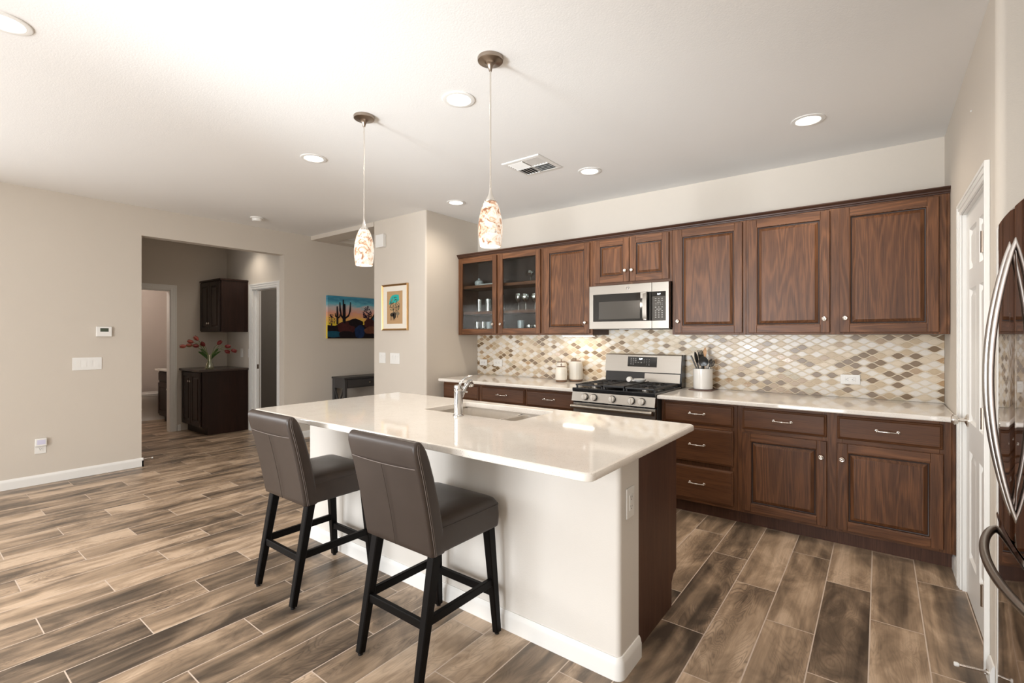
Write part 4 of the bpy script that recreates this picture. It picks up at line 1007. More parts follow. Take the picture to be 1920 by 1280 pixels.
# ------------------------------------------------------------------ bar stools
def make_stool():
    t = thing('bar_stool', (0, 0, 0), 'x', 'bar stool', 'leather stools at the island')
    legs = [((-0.180, -0.135, 0.53), (-0.184, -0.232, 0.012)), ((0.180, -0.135, 0.53), (0.184, -0.232, 0.012)), ((-0.172, 0.200, 0.53), (-0.192, 0.240, 0.012)), ((0.172, 0.200, 0.53), (0.192, 0.240, 0.012))]
    for a, b in legs:
        mb = MB(); mb.beam(a, b, 0.042, 0.046, (0, 1, 0), 0, 0.031, 0.033, bev=0.004)
        o = obj('leg', mb, M['legwood'], t, ang=20)
        mb = MB(); mb.cyl((b[0], b[1], 0.0), 0.011, 0.0125, seg=14); obj('foot_glide', mb, M['black'], o)
    def at(l, z): a, b = Vector(l[0]), Vector(l[1]); return a.lerp(b, (a.z - z) / (a.z - b.z))
    for i, j, z in ((0, 1, 0.235), (2, 3, 0.195), (0, 2, 0.248), (1, 3, 0.248)):
        mb = MB(); mb.beam(at(legs[i], z), at(legs[j], z), 0.022, 0.036, (0, 0, 1), bev=0.003); obj('stretcher', mb, M['legwood'], t, ang=20)
    # seat: padded block, rounded front, slightly crowned
    mb = MB(); rings = []
    def ring(ins, z, crown=0.0):
        p = rrect(-0.212 + ins, 0.212 - ins, -0.175 + ins, 0.243 - ins, 0.035, 6)
        return [(x * (1 + 0.05 * (y + 0.17)), y, z) for x, y in p]
    for ins, z in ((0.012, 0.505), (0.002, 0.510), (0.0, 0.520), (-0.002, 0.560), (0.001, 0.600), (0.006, 0.618), (0.014, 0.631), (0.030, 0.640), (0.07, 0.646), (0.12, 0.649)): rings.append(ring(ins, z))
    mb.loft(rings); st_ = obj('seat', mb, M['leather'], t, ang=70)
    mb = MB(); pz = [(x * 1.004, y * 1.004, 0.607) for x, y, _ in ring(0.002, 0.6)]
    mb.tube(pz + pz[:1], 0.0016, 6); obj('seam', mb, M['leather'], st_)
    # back: leaning slab, scroll top
    prof = [(0.500, -0.180, 0.205, 0.060), (0.506, -0.182, 0.211, 0.074), (0.53, -0.185, 0.2135, 0.078), (0.62, -0.200, 0.214, 0.080), (0.72, -0.222, 0.215, 0.078), (0.82, -0.247, 0.216, 0.074), (0.89, -0.268, 0.217, 0.070), (0.93, -0.281, 0.217, 0.064), (0.952, -0.288, 0.216, 0.052), (0.965, -0.290, 0.214, 0.036), (0.971, -0.291, 0.210, 0.018), (0.973, -0.291, 0.204, 0.006)]
    mb = MB(); rings = []
    for z, yb_, hw, th in prof:
        # yb_ = rear face, th = thickness; corners rounded
        ymid = yb_ + 0.037; r = min(0.014, th * 0.42)
        p = rrect(-hw, hw, ymid - th / 2, ymid + th / 2, r, 5)
        rings.append([(x, y + 0.008 * (1 - (x / hw) ** 2) * (-1 if y < ymid else 1), z) for x, y in p])
    mb.loft(rings); bk = obj('backrest', mb, M['leather'], t, ang=70)
    def rear(z, x, o=0.0):
        for (za, ya, ha, ta), (zb, yb2, hb, tb) in zip(prof, prof[1:]):
            if za <= z <= zb:
                f = (z - za) / (zb - za); ym = ya + (yb2 - ya) * f + 0.037; th = ta + (tb - ta) * f; hw = ha + (hb - ha) * f
                return (x, ym - th / 2 - 0.008 * (1 - (x / hw) ** 2) - o, z)
    mb = MB()
    mb.tube([rear(0.868 - 0.004 * math.cos(x * 7), x, 0.0002) for x in [-0.2 + 0.4 * i / 20 for i in range(21)]], 0.0016, 6)
    ms = MB(); ms.tube([rear(z, 0.0, 0.0) for z in [0.512 + 0.35 * i / 16 for i in range(17)]], 0.0012, 6); obj('seam', ms, M['leather'], bk)
    for s in (-1, 1):
        for off_ in (0.0035, 0.011):
            pts = []
            for z, yb_, hw, th in prof[1:10]:
                ym = yb_ + 0.037; pts.append((s * (hw + 0.0004), ym - th / 2 + 0.010 + off_, z))
            mb.tube(pts, 0.0013, 6)
    obj('seam', mb, M['stitch'], bk)
    return t
stool = make_stool()
stool.location = (-1.598, 1.487, 0); stool['label'] = 'taupe leather bar stool with black legs nearest the camera, right one at the island'
copy_tree(stool, (-2.535, 1.490, 0), 'taupe leather bar stool with black legs farther away, left one at the island')

# ------------------------------------------------------------------ refrigerator
fr = thing('refrigerator', (0.75, 2.10, 0), 'dark mirror-finish french-door refrigerator cut off at the right edge of the photo', 'refrigerator')
FY0, FY1 = 1.648, 2.565; FXE = 0.352; FYM = (FY0 + FY1) / 2
mb = MB(); mb.box(0.43, 1.15, FY0 + 0.003, FY1 - 0.003, 0.02, 1.765, 0.004, 2); mb.box(0.45, 1.10, FY0 + 0.02, FY1 - 0.02, 0.0, 0.03)
obj('cabinet_body', mb, M['fridge_side'], fr)
def bowed(y): u = (y - FYM) / ((FY1 - FY0) / 2); return FXE - 0.026 * (1 - u * u)
def bowed_panel(y0, y1, z0, z1, n=16, r=0.012):
    mb = MB(); rings = []
    ys = [y0 + (y1 - y0) * i / n for i in range(n + 1)]
    for y, e in [(y0, 1)] + [(y, 0) for y in ys[1:-1]] + [(y1, 1)]:
        xf = bowed(y) + (0.006 if e else 0)
        rings.append([(0.428, y, z0), (xf + 0.006, y, z0), (xf, y, z0 + 0.008), (xf, y, z1 - 0.008), (xf + 0.006, y, z1), (0.428, y, z1)])
    mb.loft(rings); return mb
dL = obj('door', bowed_panel(FYM + 0.003, FY1, 0.735, 1.775), M['fridge'], fr, ang=30)
dR = obj('door', bowed_panel(FY0, FYM - 0.003, 0.735, 1.775), M['fridge'], fr, ang=30)
dB = obj('freezer_drawer', bowed_panel(FY0, FY1, 0.06, 0.725), M['fridge'], fr, ang=30)
def vhandle(y, par):
    mb = MB(); x0 = bowed(y); pts = []; n = 22
    for i in range(n + 1):
        u = i / n; b = math.sin(PI * u) ** 0.85; pts.append((x0 + 0.004 - 0.058 * b, y, 0.815 + 0.855 * u))
    mb.tube(pts, [0.0055 + 0.0035 * math.sin(PI * i / n) for i in range(n + 1)], 14, flat=1.6, up=(0, 1, 0)); obj('handle', mb, M['fridge_handle'], par)
vhandle(FYM + 0.040, dL); vhandle(FYM - 0.040, dR)
mb = MB(); n = 24; pts = []
for i in range(n + 1):
    u = i / n; y = FY1 - 0.030 + (FY0 - FY1 + 0.060) * u; b = math.sin(PI * u) ** 0.55; pts.append((bowed(y) + 0.004 - 0.055 * b, y, 0.655 - 0.0 * b))
mb.tube(pts, 0.013, 14); obj('handle', mb, M['fridge_handle_dark'], dB)

# ------------------------------------------------------------------ ceiling fittings
def make_downlight():
    t = thing('downlight', (0, 0, 0), 'x', 'ceiling light', 'recessed downlights in the kitchen ceiling')
    mb = MB(); mb.lathe([(0.095, 0.0), (0.095, -0.003), (0.090, -0.006), (0.071, -0.006), (0.066, -0.001), (0.063, -0.0005)], (0, 0, 0), 'z', 40); obj('trim_ring', mb, M['trim'], t, local=True)
    mb = MB(); mb.lathe([(0.066, -0.0012), (0.066, -0.003), (0.001, -0.003)], (0, 0, 0), 'z', 40); obj('diffuser', mb, M['can_glow'], t, local=True, label='lit white lens')
    return t
dl = make_downlight()
CANS = [(-1.93, 2.021, 'largest-looking downlight, between the two pendant canopies'), (-3.456, 2.013, 'downlight left of the left pendant cord'), (-0.357, 3.558, 'downlight above the right end cabinets'),
        (-1.906, 3.557, 'downlight just right of the ceiling vent'), (-3.442, 3.565, 'downlight between the pier corner and the right pendant shade'), (-3.030, 0.320, 'downlight cut off at the top left edge of the photo'), (-0.40, 2.02, 'downlight above the aisle by the refrigerator, out of view')]
for i, (x, y, lab) in enumerate(CANS):
    o = dl if i == 0 else copy_tree(dl)
    o.location = (x, y, CZ - 0.0005); o['label'] = 'round recessed ceiling ' + lab
    spot('downlight_lamp', (x, y, CZ - 0.02), 25.0 if y > 3 else 20.0, WARM, 155, 0.9, 0.07)
# pendants
def make_pendant():
    t = thing('pendant_lamp', (0, 0, 0), 'x', 'pendant lamp', 'pendant lamps over the island')
    mb = MB(); mb.lathe([(0.062, 0), (0.064, -0.004), (0.062, -0.017), (0.058, -0.020), (0.030, -0.024), (0.016, -0.036), (0.009, -0.056), (0.007, -0.066), (0.001, -0.067)], (0, 0, 0), 'z', 40); obj('canopy', mb, M['bronze'], t, local=True)
    mb = MB(); mb.cyl((0, 0, -0.645), 0.0042, 0.58, seg=12); obj('cord', mb, M['nickel'], t, local=True, label='slim metal-sleeved cord')
    mb = MB(); mb.lathe([(0.0055, -0.640), (0.008, -0.660), (0.016, -0.685), (0.026, -0.702), (0.031, -0.707), (0.029, -0.710)], (0, 0, 0), 'z', 28); obj('cap', mb, M['nickel'], t, local=True)
    mb = MB(); mb.lathe([(0.028, -0.705), (0.036, -0.720), (0.047, -0.750), (0.055, -0.785), (0.0595, -0.825), (0.060, -0.855), (0.057, -0.890), (0.051, -0.928), (0.048, -0.928), (0.054, -0.888), (0.056, -0.855), (0.0555, -0.825), (0.051, -0.785), (0.042, -0.750), (0.030, -0.722)], (0, 0, 0), 'z', 40, caps=(True, True)); obj('glass_shade', mb, M['shade'], t, local=True, label='lit mottled cream and amber glass shade')
    mb = MB(); mb.ball((0, 0, -0.855), 0.026, (1, 1, 1.2)); obj('bulb', mb, M['bulb'], t, local=True)
    return t
pd = make_pendant()
for i, (x, y, lab) in enumerate(((-1.519, 1.815, 'right pendant lamp, nearer, with mottled amber glass shade'), (-2.547, 1.820, 'left pendant lamp, farther, with mottled amber glass shade'))):
    o = pd if i == 0 else copy_tree(pd)
    o.location = (x, y, CZ - 0.0005); o['label'] = lab
    point('pendant_glow', (x, y, CZ - 0.94), 2.2, WARM, 0.03)
# air vent
vx0, vx1, vy0, vy1 = -2.385, -2.030, 2.985, 3.330
vt = thing('air_vent', ((vx0 + vx1) / 2, (vy0 + vy1) / 2, CZ - 0.01), 'square white four-way ceiling air vent', 'vent')
vzt = CZ - 0.0008
mb = MB(); mb.box(vx0 + 0.03, vx1 - 0.03, vy0 + 0.03, vy1 - 0.03, vzt - 0.003, vzt - 0.0005); obj('duct_opening', mb, M['slot'], vt, smooth=False)
mb = MB(); rr = []
for ins, zz in ((0.0, 0.0), (0.0, -0.004), (0.006, -0.008), (0.030, -0.010), (0.030, -0.003)):
    rr.append([(vx0 + ins, vy0 + ins, vzt + zz), (vx1 - ins, vy0 + ins, vzt + zz), (vx1 - ins, vy1 - ins, vzt + zz), (vx0 + ins, vy1 - ins, vzt + zz)])
mb.loft(rr, (False, False)); obj('frame', mb, M['trim'], vt, smooth=False)
xm, ym_ = (vx0 + vx1) / 2, (vy0 + vy1) / 2; h = 0.145
quads = [(-1, -1, 'x'), (1, -1, 'y'), (1, 1, 'x'), (-1, 1, 'y')]
for sx_, sy_, ax in quads:
    for i in range(5):
        a = 0.012 + i * 0.028; mb = MB(); k = sx_ if ax == 'y' else sy_
        if ax == 'x':
            y = ym_ + sy_ * a; mb.loft([[(xm + sx_ * u, y, vzt - 0.012), (xm + sx_ * u, y + sy_ * 0.016, vzt - 0.004), (xm + sx_ * u, y + sy_ * 0.017, vzt - 0.005), (xm + sx_ * u, y + sy_ * 0.001, vzt - 0.013)] for u in (0.004, h)])
        else:
            x = xm + sx_ * a; mb.loft([[(x, ym_ + sy_ * u, vzt - 0.012), (x + sx_ * 0.016, ym_ + sy_ * u, vzt - 0.004), (x + sx_ * 0.017, ym_ + sy_ * u, vzt - 0.005), (x + sx_ * 0.001, ym_ + sy_ * u, vzt - 0.013)] for u in (0.004, h)])
        obj('louvre', mb, M['trim'], vt, smooth=False)
mb = MB(); mb.box(xm - 0.003, xm + 0.003, vy0 + 0.03, vy1 - 0.03, vzt - 0.014, vzt - 0.003); mb.box(vx0 + 0.03, vx1 - 0.03, ym_ - 0.003, ym_ + 0.003, vzt - 0.014, vzt - 0.003); obj('crossbar', mb, M['trim'], vt, smooth=False)
# smoke detector
sd = thing('smoke_detector', (-5.712, 2.628, CZ - 0.0005), 'small white round smoke detector on the ceiling above the left opening', 'smoke detector')
mb = MB(); mb.lathe([(0.072, CZ - 0.0005), (0.072, CZ - 0.010), (0.055, CZ - 0.012)], (-5.712, 2.628, 0), 'z', 32); obj('mounting_plate', mb, M['plastic'], sd)
mb = MB(); mb.lathe([(0.052, CZ - 0.011), (0.052, CZ - 0.034), (0.046, CZ - 0.042), (0.020, CZ - 0.046), (0.001, CZ - 0.046)], (-5.712, 2.628, 0), 'z', 32); obj('sensor_cap', mb, M['plastic'], sd)
# tiny white motion sensor on the wall above the pantry door
mb = MB(); mb.xf = None; mb.ball((XR - 0.002, 3.21, 2.468), 0.006, (0.6, 1, 0.8)); obj('wall_plug', mb, M['trim'], None, 'tiny white wall plug above the pantry door casing', 'wall plug')

# ------------------------------------------------------------------ wall plates, thermostat, outlets
def frame_xf(center, normal):
    """local x = right as seen by someone facing the wall, local y = out of the wall, local z = up"""
    n = Vector(normal); up = Vector((0, 0, 1)); right = n.cross(up) * -1.0
    m = Matrix.Identity(4)
    for i, v in enumerate((right, n, up)):
        for r in range(3): m[r][i] = v[r]
    m.translation = Vector(center); return m
def on_wall(name, center, normal, label, cat, group=None):
    t = thing(name, center, label, cat, group); t['_'] = 0; del t['_']
    return t, frame_xf(center, normal)
def plate(t, xf, w, h, th=0.006, name='wall_plate'):
    mb = MB(); mb.xf = xf; mb.box(-w / 2, w / 2, 0.0005, th, -h / 2, h / 2, 0.0028, 2); return obj(name, mb, M['plastic'], t)
def rockers(t, xf, n, pitch=0.046, name='rocker', wide=0.033, states=None):
    for i in range(n):
        x = (i - (n - 1) / 2) * pitch; mb = MB(); mb.xf = xf; s = 1 if (states or [0] * n)[i] == 0 else -1
        mb.loft([[(x + a, 0.004, z), (x + a, 0.0068 + 0.0028 * (s * z / 0.033), z), ] for a, z in ()] if False else [[(x - wide / 2, 0.003, -0.033), (x - wide / 2, 0.0075 - 0.002 * s, -0.033), (x - wide / 2, 0.0075, 0.0), (x - wide / 2, 0.0075 + 0.002 * s, 0.033), (x - wide / 2, 0.003, 0.033)], [(x + wide / 2, 0.003, -0.033), (x + wide / 2, 0.0075 - 0.002 * s, -0.033), (x + wide / 2, 0.0075, 0.0), (x + wide / 2, 0.0075 + 0.002 * s, 0.033), (x + wide / 2, 0.003, 0.033)]])
        obj(name, mb, M['plastic'], t, smooth=False)
def receptacle(t, xf, rot=False, gfci=False, zs=(0.0,)):
    for zc in zs:
        mb = MB(); mb.xf = xf
        w, h = (0.033, 0.066) if len(zs) == 1 else (0.034, 0.028)
        if rot: w, h = h, w
        mb.box(-w / 2, w / 2, 0.004, 0.0085, zc - h / 2, zc + h / 2, 0.002, 2, 0)
        for o in ((-0.019, 0.019) if len(zs) == 1 else (0.0,)):
            for a, b, ww, hh in ((-0.006, 0.004, 0.0022, 0.008), (0.006, 0.004, 0.0022, 0.0065), (0.0, -0.006, 0.005, 0.0045)):
                cx, cz = (o + b * 1.0, a) if rot else (a, o + b)
                if rot: ww, hh = hh, ww
                mb.box(cx - ww / 2, cx + ww / 2, 0.0084, 0.0089, zc + cz - hh / 2, zc + cz + hh / 2, 0, 1, 1)
        obj('receptacle', mb, (M['plastic'], M['slot']), t, smooth=False)
NL, NB, NR = (1, 0, 0), (0, -1, 0), (1, 0, 0)
t, xf = on_wall('thermostat', (XL, 1.352, 1.421), NL, 'white thermostat with small dark screen on the left wall', 'thermostat')
mb = MB(); mb.xf = xf; mb.box(-0.062, 0.062, 0.0005, 0.026, -0.050, 0.050, 0.006, 3); obj('housing', mb, M['plastic'], t)
mb = MB(); mb.xf = xf; mb.box(-0.032, 0.034, 0.024, 0.0268, -0.002, 0.034, 0.001, 1); obj('screen', mb, M['lcd'], t, label='dark green screen')
t, xf = on_wall('light_switch', (XL, 1.226, 1.104), NL, 'wide four-gang white rocker switch plate on the left wall', 'light switch', 'switch plates'); plate(t, xf, 0.222, 0.122); rockers(t, xf, 4, states=[0, 1, 0, 1])
t, xf = on_wall('wall_outlet', (XL, 0.893, 0.345), NL, 'white wall outlet low on the left wall, behind the night light', 'outlet', 'wall outlets'); plate(t, xf, 0.078, 0.160 * 0.75); receptacle(t, xf, zs=(-0.020, 0.020))
t, xf = on_wall('night_light', (XL + 0.009, 0.893, 0.392), NL, 'square plug-in night light with lilac lens in the low left outlet', 'night light')
mb = MB(); mb.xf = xf; mb.box(-0.040, 0.040, 0.0005, 0.028, -0.036, 0.036, 0.006, 3); obj('housing', mb, M['plastic'], t)
mb = MB(); mb.xf = xf; mb.box(-0.028, 0.030, 0.026, 0.0292, -0.020, 0.024, 0.002, 2); obj('lens', mb, M['nightlight'], t, label='lilac lens')
t, xf = on_wall('light_switch', (-4.642, YC, 1.121), NB, 'single rocker switch plate on the pier, left of the double one', 'light switch', 'switch plates'); plate(t, xf, 0.120, 0.124); rockers(t, xf, 2)
t, xf = on_wall('light_switch', (-4.415, YC, 1.119), NB, 'wider rocker switch plate on the pier below the framed drawing', 'light switch', 'switch plates'); plate(t, xf, 0.168, 0.126); rockers(t, xf, 3)
t, xf = on_wall('door_chime', (-4.648, YC, 2.490), NB, 'white square door chime box high on the pier', 'door chime')
mb = MB(); mb.xf = xf; mb.box(-0.072, 0.072, 0.0005, 0.045, -0.075, 0.075, 0.005, 2); obj('housing', mb, M['plastic'], t)
mb = MB(); mb.xf = xf; mb.box(-0.058, 0.058, 0.043, 0.048, -0.060, 0.060, 0.004, 2); obj('cover', mb, M['plastic'], t)
YT = YB - 0.0105
for i, (x, z, w, h, lab) in enumerate(((-3.797, 1.059, 0.116, 0.074, 'white outlet on the tile, leftmost of the backsplash'), (-3.573, 1.061, 0.130, 0.080, 'white outlet on the tile, second from the left, under the glass doors'), (-0.171, 1.050, 0.122, 0.072, 'white sideways outlet on the tile right of the utensil crock'))):
    t, xf = on_wall('wall_outlet', (x, YT, z), NB, lab, 'outlet', 'wall outlets'); plate(t, xf, w, h); receptacle(t, xf, rot=True)
t, xf = on_wall('wall_outlet', (IX1, 1.880, 0.688), NR, 'white outlet on the end of the island wall', 'outlet', 'wall outlets'); plate(t, xf, 0.076, 0.125); receptacle(t, xf)

# ------------------------------------------------------------------ pictures
def flat_blob(mb, xf, pts, y, mi, th=0.0006):
    mb.xf = xf
    mb.loft([[(u, y, v) for u, v in pts], [(u, y + th, v) for u, v in pts]], (True, True), mi)
def sky_paint():
    g = G('sunset_sky_paint'); x, y, z = g.sep(g.coord()); c = g.coord()
    n = g.noise(g.n('VectorMath', {0: c, 1: (1.0, 3.0, 9.0)}, operation='MULTIPLY').outputs[0], 2.0, 3)
    f = g.math('ADD', g.math('DIVIDE', z, 0.61), g.math('MULTIPLY', g.math('SUBTRACT', n, 0.5), 0.28))
    col = g.ramp(f, [(0.36, (0.75, 0.55, 0.04)), (0.47, (0.80, 0.42, 0.13)), (0.60, (0.72, 0.33, 0.24)), (0.72, (0.55, 0.47, 0.45)), (0.82, (0.12, 0.42, 0.52)), (0.93, (0.03, 0.20, 0.32)), (1.0, (0.05, 0.28, 0.40))])
    g.bsdf(col, 0.35); return g.m
def paintm(n, c, v=0.5, s=14): return plain(n, c, 0.6, var=v, scale=s, Specular_IOR_Level=0.1)
PSK = sky_paint(); PD = paintm('paint_dark_rock', (0.012, 0.008, 0.010), 0.6); PR = paintm('paint_red_rock', (0.055, 0.016, 0.016), 0.7); PBL = paintm('paint_blue_rock', (0.012, 0.026, 0.075), 0.7); PBR = paintm('paint_brown_rock', (0.13, 0.05, 0.03), 0.6); PTE = paintm('paint_teal_rock', (0.012, 0.07, 0.11), 0.5)
PY0, PY1, PZ0, PZ1 = 3.797, 4.75, 1.342, 1.950
pt = thing('desert_painting', (XL, (PY0 + PY1) / 2, PZ0), 'unframed canvas of a saguaro desert at sunset on the hall wall', 'painting')
mb = MB(); mb.box(XL + 0.002, XL + 0.038, PY0, PY1, PZ0, PZ1, 0.002, 1); cv = obj('canvas', mb, PSK, pt, smooth=False)
pxf = frame_xf((XL + 0.038, PY0, PZ0), NL)
W_, H_ = PY1 - PY0, PZ1 - PZ0
mb = MB()
sgn = 1 if (pxf @ Vector((1, 0, 0)) - pxf.translation).y > 0 else -1
def blob(pts, y, mi): flat_blob(mb, pxf, [(sgn * u, v) for u, v in pts], y, mi)
def rock(cx, cz, rx, rz, mi, y, seed=0, n=16):
    r = random.Random(seed); pts = []
    for i in range(n):
        a = 2 * PI * i / n; k = 1 + r.uniform(-0.10, 0.10); u = cx + rx * k * math.cos(a); v = cz + rz * k * math.sin(a)
        pts.append((min(max(u, 0.001), W_ - 0.001), min(max(v, 0.001), H_ - 0.001)))
    blob(pts, y, mi)
# rocks: 0 dark 1 red 2 blue 3 brown 4 teal
blob([(0.001, 0.001), (W_ - 0.001, 0.001), (W_ - 0.001, 0.25), (0.72, 0.30), (0.60, 0.20), (0.50, 0.25), (0.38, 0.27), (0.25, 0.24), (0.12, 0.18), (0.001, 0.19)], 0.0003, 0)
rock(0.30, 0.15, 0.15, 0.10, 1, 0.0012, 1); rock(0.46, 0.23, 0.12, 0.06, 0, 0.0014, 2); rock(0.53, 0.10, 0.09, 0.10, 2, 0.0016, 3); rock(0.10, 0.06, 0.13, 0.05, 4, 0.0018, 4)
rock(0.74, 0.12, 0.13, 0.06, 3, 0.0020, 5); rock(0.30, 0.06, 0.12, 0.05, 0, 0.0021, 6); rock(0.70, 0.22, 0.10, 0.08, 1, 0.0013, 7); rock(0.72, 0.035, 0.10, 0.04, 0, 0.0022, 9)
blob([(0.64, 0.22), (0.70, 0.28), (0.76, 0.34), (0.80, 0.40), (0.86, 0.50), (0.95, 0.52), (0.95, 0.2)], 0.0009, 0); blob([(0.72, 0.22), (0.76, 0.31), (0.85, 0.37), (0.95, 0.36), (0.95, 0.2)], 0.0011, 4)
obj('rocks', mb, (PD, PR, PBL, PBR, PTE), pt, smooth=False)
mb = MB()
def stroke(pts, r):
    P3 = [pxf @ Vector((sgn * u, 0.001, v)) for u, v in pts]; mb.xf = None; mb.tube(P3, r, 8, flat=1.0)
stroke([(0.255, 0.22), (0.255, 0.40), (0.250, 0.56)], [0.014, 0.015, 0.008]); stroke([(0.275, 0.22), (0.275, 0.50)], [0.014, 0.010])
stroke([(0.25, 0.29), (0.215, 0.33), (0.200, 0.40), (0.195, 0.52)], [0.012, 0.013, 0.013, 0.007]); stroke([(0.28, 0.29), (0.335, 0.33), (0.362, 0.40), (0.370, 0.53)], [0.011, 0.013, 0.012, 0.006])
stroke([(0.155, 0.20), (0.155, 0.34), (0.152, 0.46)], [0.014, 0.014, 0.008]); stroke([(0.155, 0.30), (0.125, 0.32), (0.120, 0.36)], [0.009, 0.009, 0.005]); stroke([(0.16, 0.29), (0.19, 0.31), (0.197, 0.35)], [0.009, 0.009, 0.005])
obj('cacti', mb, PD, pt)
mb = MB(); rr_ = random.Random(3)
for cx, cz, s, n in ((0.66, 0.37, 0.085, 46), (0.065, 0.27, 0.06, 26)):
    for i in range(n):
        a = rr_.uniform(0, 2 * PI); q = math.sqrt(rr_.random()); u, v = cx + s * q * math.cos(a) * 0.9, cz + s * q * math.sin(a) * 1.25
        l = s * 0.26; b = rr_.uniform(0, PI)
        blob([(u + l * math.cos(b), v + l * math.sin(b)), (u + 0.4 * l * math.cos(b + 1.6), v + 0.4 * l * math.sin(b + 1.6)), (u - l * math.cos(b), v - l * math.sin(b)), (u + 0.4 * l * math.cos(b - 1.6), v + 0.4 * l * math.sin(b - 1.6))], 0.0008 + i * 0.00002, 0)
    for k in (-0.4, 0, 0.4): blob([(cx - 0.004, cz - s * 1.9), (cx + 0.004, cz - s * 1.9), (cx + k * s + 0.002, cz), (cx + k * s - 0.002, cz)], 0.0007, 0)
obj('bushes', mb, paintm('paint_shrub', (0.022, 0.012, 0.032), 0.5), pt, smooth=False)

dw = thing('framed_drawing', (-4.407, YC, 1.442), 'gilt-framed drawing on tan paper with cream mat, on the pier', 'picture')
dx = frame_xf((-4.407, YC, 1.706), NB); FW, FH = 0.452, 0.530
mb = MB(); mb.xf = dx
for (a0, b0), ins, y in (((0, 0), 0, 0),): pass
rr = []
for ins, y in ((0.0, 0.001), (0.0, 0.022), (0.004, 0.026), (0.010, 0.022), (0.014, 0.020), (0.022, 0.012)):
    w, h = FW / 2 - ins, FH / 2 - ins; rr.append([(-w, y, -h), (w, y, -h), (w, y, h), (-w, y, h)])
mb.loft(rr, (False, False)); obj('frame', mb, M['gold'], dw, smooth=False)
mb = MB(); mb.xf = dx; mb.box(-FW / 2 + 0.02, FW / 2 - 0.02, 0.002, 0.012, -FH / 2 + 0.02, FH / 2 - 0.02); obj('mat', mb, M['mat'], dw, smooth=False)
mb = MB(); mb.xf = dx; mb.box(-0.138, 0.135, 0.011, 0.0125, -0.190, 0.185); obj('paper', mb, M['kraft'], dw, smooth=False)
mb = MB(); s2 = 1 if (dx @ Vector((1, 0, 0)) - dx.translation).x > 0 else -1
def dblob(pts, y, mi): flat_blob(mb, dx, [(s2 * u, v) for u, v in pts], 0.0125 + y, mi, 0.0003)
dblob([(-0.10, 0.03), (-0.09, 0.09), (-0.05, 0.135), (0.01, 0.145), (0.07, 0.14), (0.08, 0.08), (0.03, 0.05), (-0.04, 0.05)], 0.0001, 0)
r5 = random.Random(11)
for i in range(90):
    a = r5.uniform(0, 2 * PI); q = math.sqrt(r5.random()); u, v = 0.0 + 0.088 * q * math.cos(a), 0.025 + 0.095 * q * math.sin(a); l = r5.uniform(0.008, 0.02); b = r5.uniform(0, PI)
    dblob([(u + l * math.cos(b), v + l * math.sin(b)), (u + 0.35 * l * math.cos(b + 1.6), v + 0.35 * l * math.sin(b + 1.6)), (u - l * math.cos(b), v - l * math.sin(b)), (u + 0.35 * l * math.cos(b - 1.6), v + 0.35 * l * math.sin(b - 1.6))], 0.0003 + i * 0.000004, r5.choice((1, 1, 2, 3)))
for u0, u1 in ((-0.03, -0.02), (0.01, 0.022), (0.045, 0.055)): dblob([(u0, -0.12), (u1, -0.12), (u1 + 0.01, 0.02), (u0 + 0.01, 0.02)], 0.0002, 1)
for cu, cv, a, b in ((-0.045, -0.085, 0.036, 0.022), (-0.005, -0.095, 0.026, 0.04), (0.055, -0.075, 0.03, 0.02)):
    dblob([(cu + a * math.cos(t), cv + b * math.sin(t)) for t in [2 * PI * i / 14 for i in range(14)]], 0.0009, 1 if cu < 0.05 else 3)
for u in (-0.072, -0.052, -0.025, 0.0): dblob([(u, -0.150), (u + 0.006, -0.150), (u + 0.008, -0.09), (u, -0.09)], 0.0009, 1)
obj('sketch', mb, (paintm('ink_turquoise', (0.03, 0.42, 0.38), 0.2), paintm('ink_dark', (0.055, 0.045, 0.035), 0.3), paintm('ink_green', (0.075, 0.12, 0.06), 0.4), paintm('ink_grey', (0.20, 0.16, 0.11), 0.3)), dw, smooth=False)

# ------------------------------------------------------------------ console table in the hall
KX0, KX1, KY0, KY1, KH = XL + 0.02, -5.885, 3.885, 4.98, 0.80
ct = thing('console_table', ((KX0 + KX1) / 2, (KY0 + KY1) / 2, 0), 'charcoal grey console table with one drawer against the hall wall', 'table')
mb = MB(); mb.box(KX0 - 0.003, KX1 + 0.012, KY0 - 0.012, KY1 + 0.012, KH - 0.024, KH, 0.004, 2); obj('tabletop', mb, M['console'], ct)
for x in (KX0 + 0.022, KX1 - 0.022):
    for y in (KY0 + 0.022, KY1 - 0.022):
        mb = MB(); mb.box(x - 0.022, x + 0.022, y - 0.022, y + 0.022, 0, KH - 0.024, 0.002, 1); obj('leg', mb, M['console'], ct)
mb = MB()
for y in (KY0 + 0.012, KY1 - 0.012): mb.box(KX0 + 0.04, KX1 - 0.04, y - 0.010, y + 0.010, KH - 0.155, KH - 0.024)
mb.box(KX0 + 0.01, KX0 + 0.02, KY0 + 0.04, KY1 - 0.04, KH - 0.155, KH - 0.024); mb.box(KX1 - 0.024, KX1 - 0.014, KY0 + 0.04, KY1 - 0.04, KH - 0.155, KH - 0.024)
obj('apron', mb, M['console'], ct, smooth=False)
mb = MB(); mb.box(KX1 - 0.016, KX1 - 0.001, KY0 + 0.055, KY1 - 0.055, KH - 0.140, KH - 0.036, 0.003, 2); kd = obj('drawer', mb, M['console'], ct)
for y in (KY0 + 0.40, KY1 - 0.30):
    mb = MB(); mb.lathe([(0.006, KX1 - 0.001), (0.006, KX1 + 0.012), (0.013, KX1 + 0.017), (0.012, KX1 + 0.025), (0.001, KX1 + 0.028)], (0, y, KH - 0.088), 'x', 18); obj('knob', mb, M['nickel'], kd)
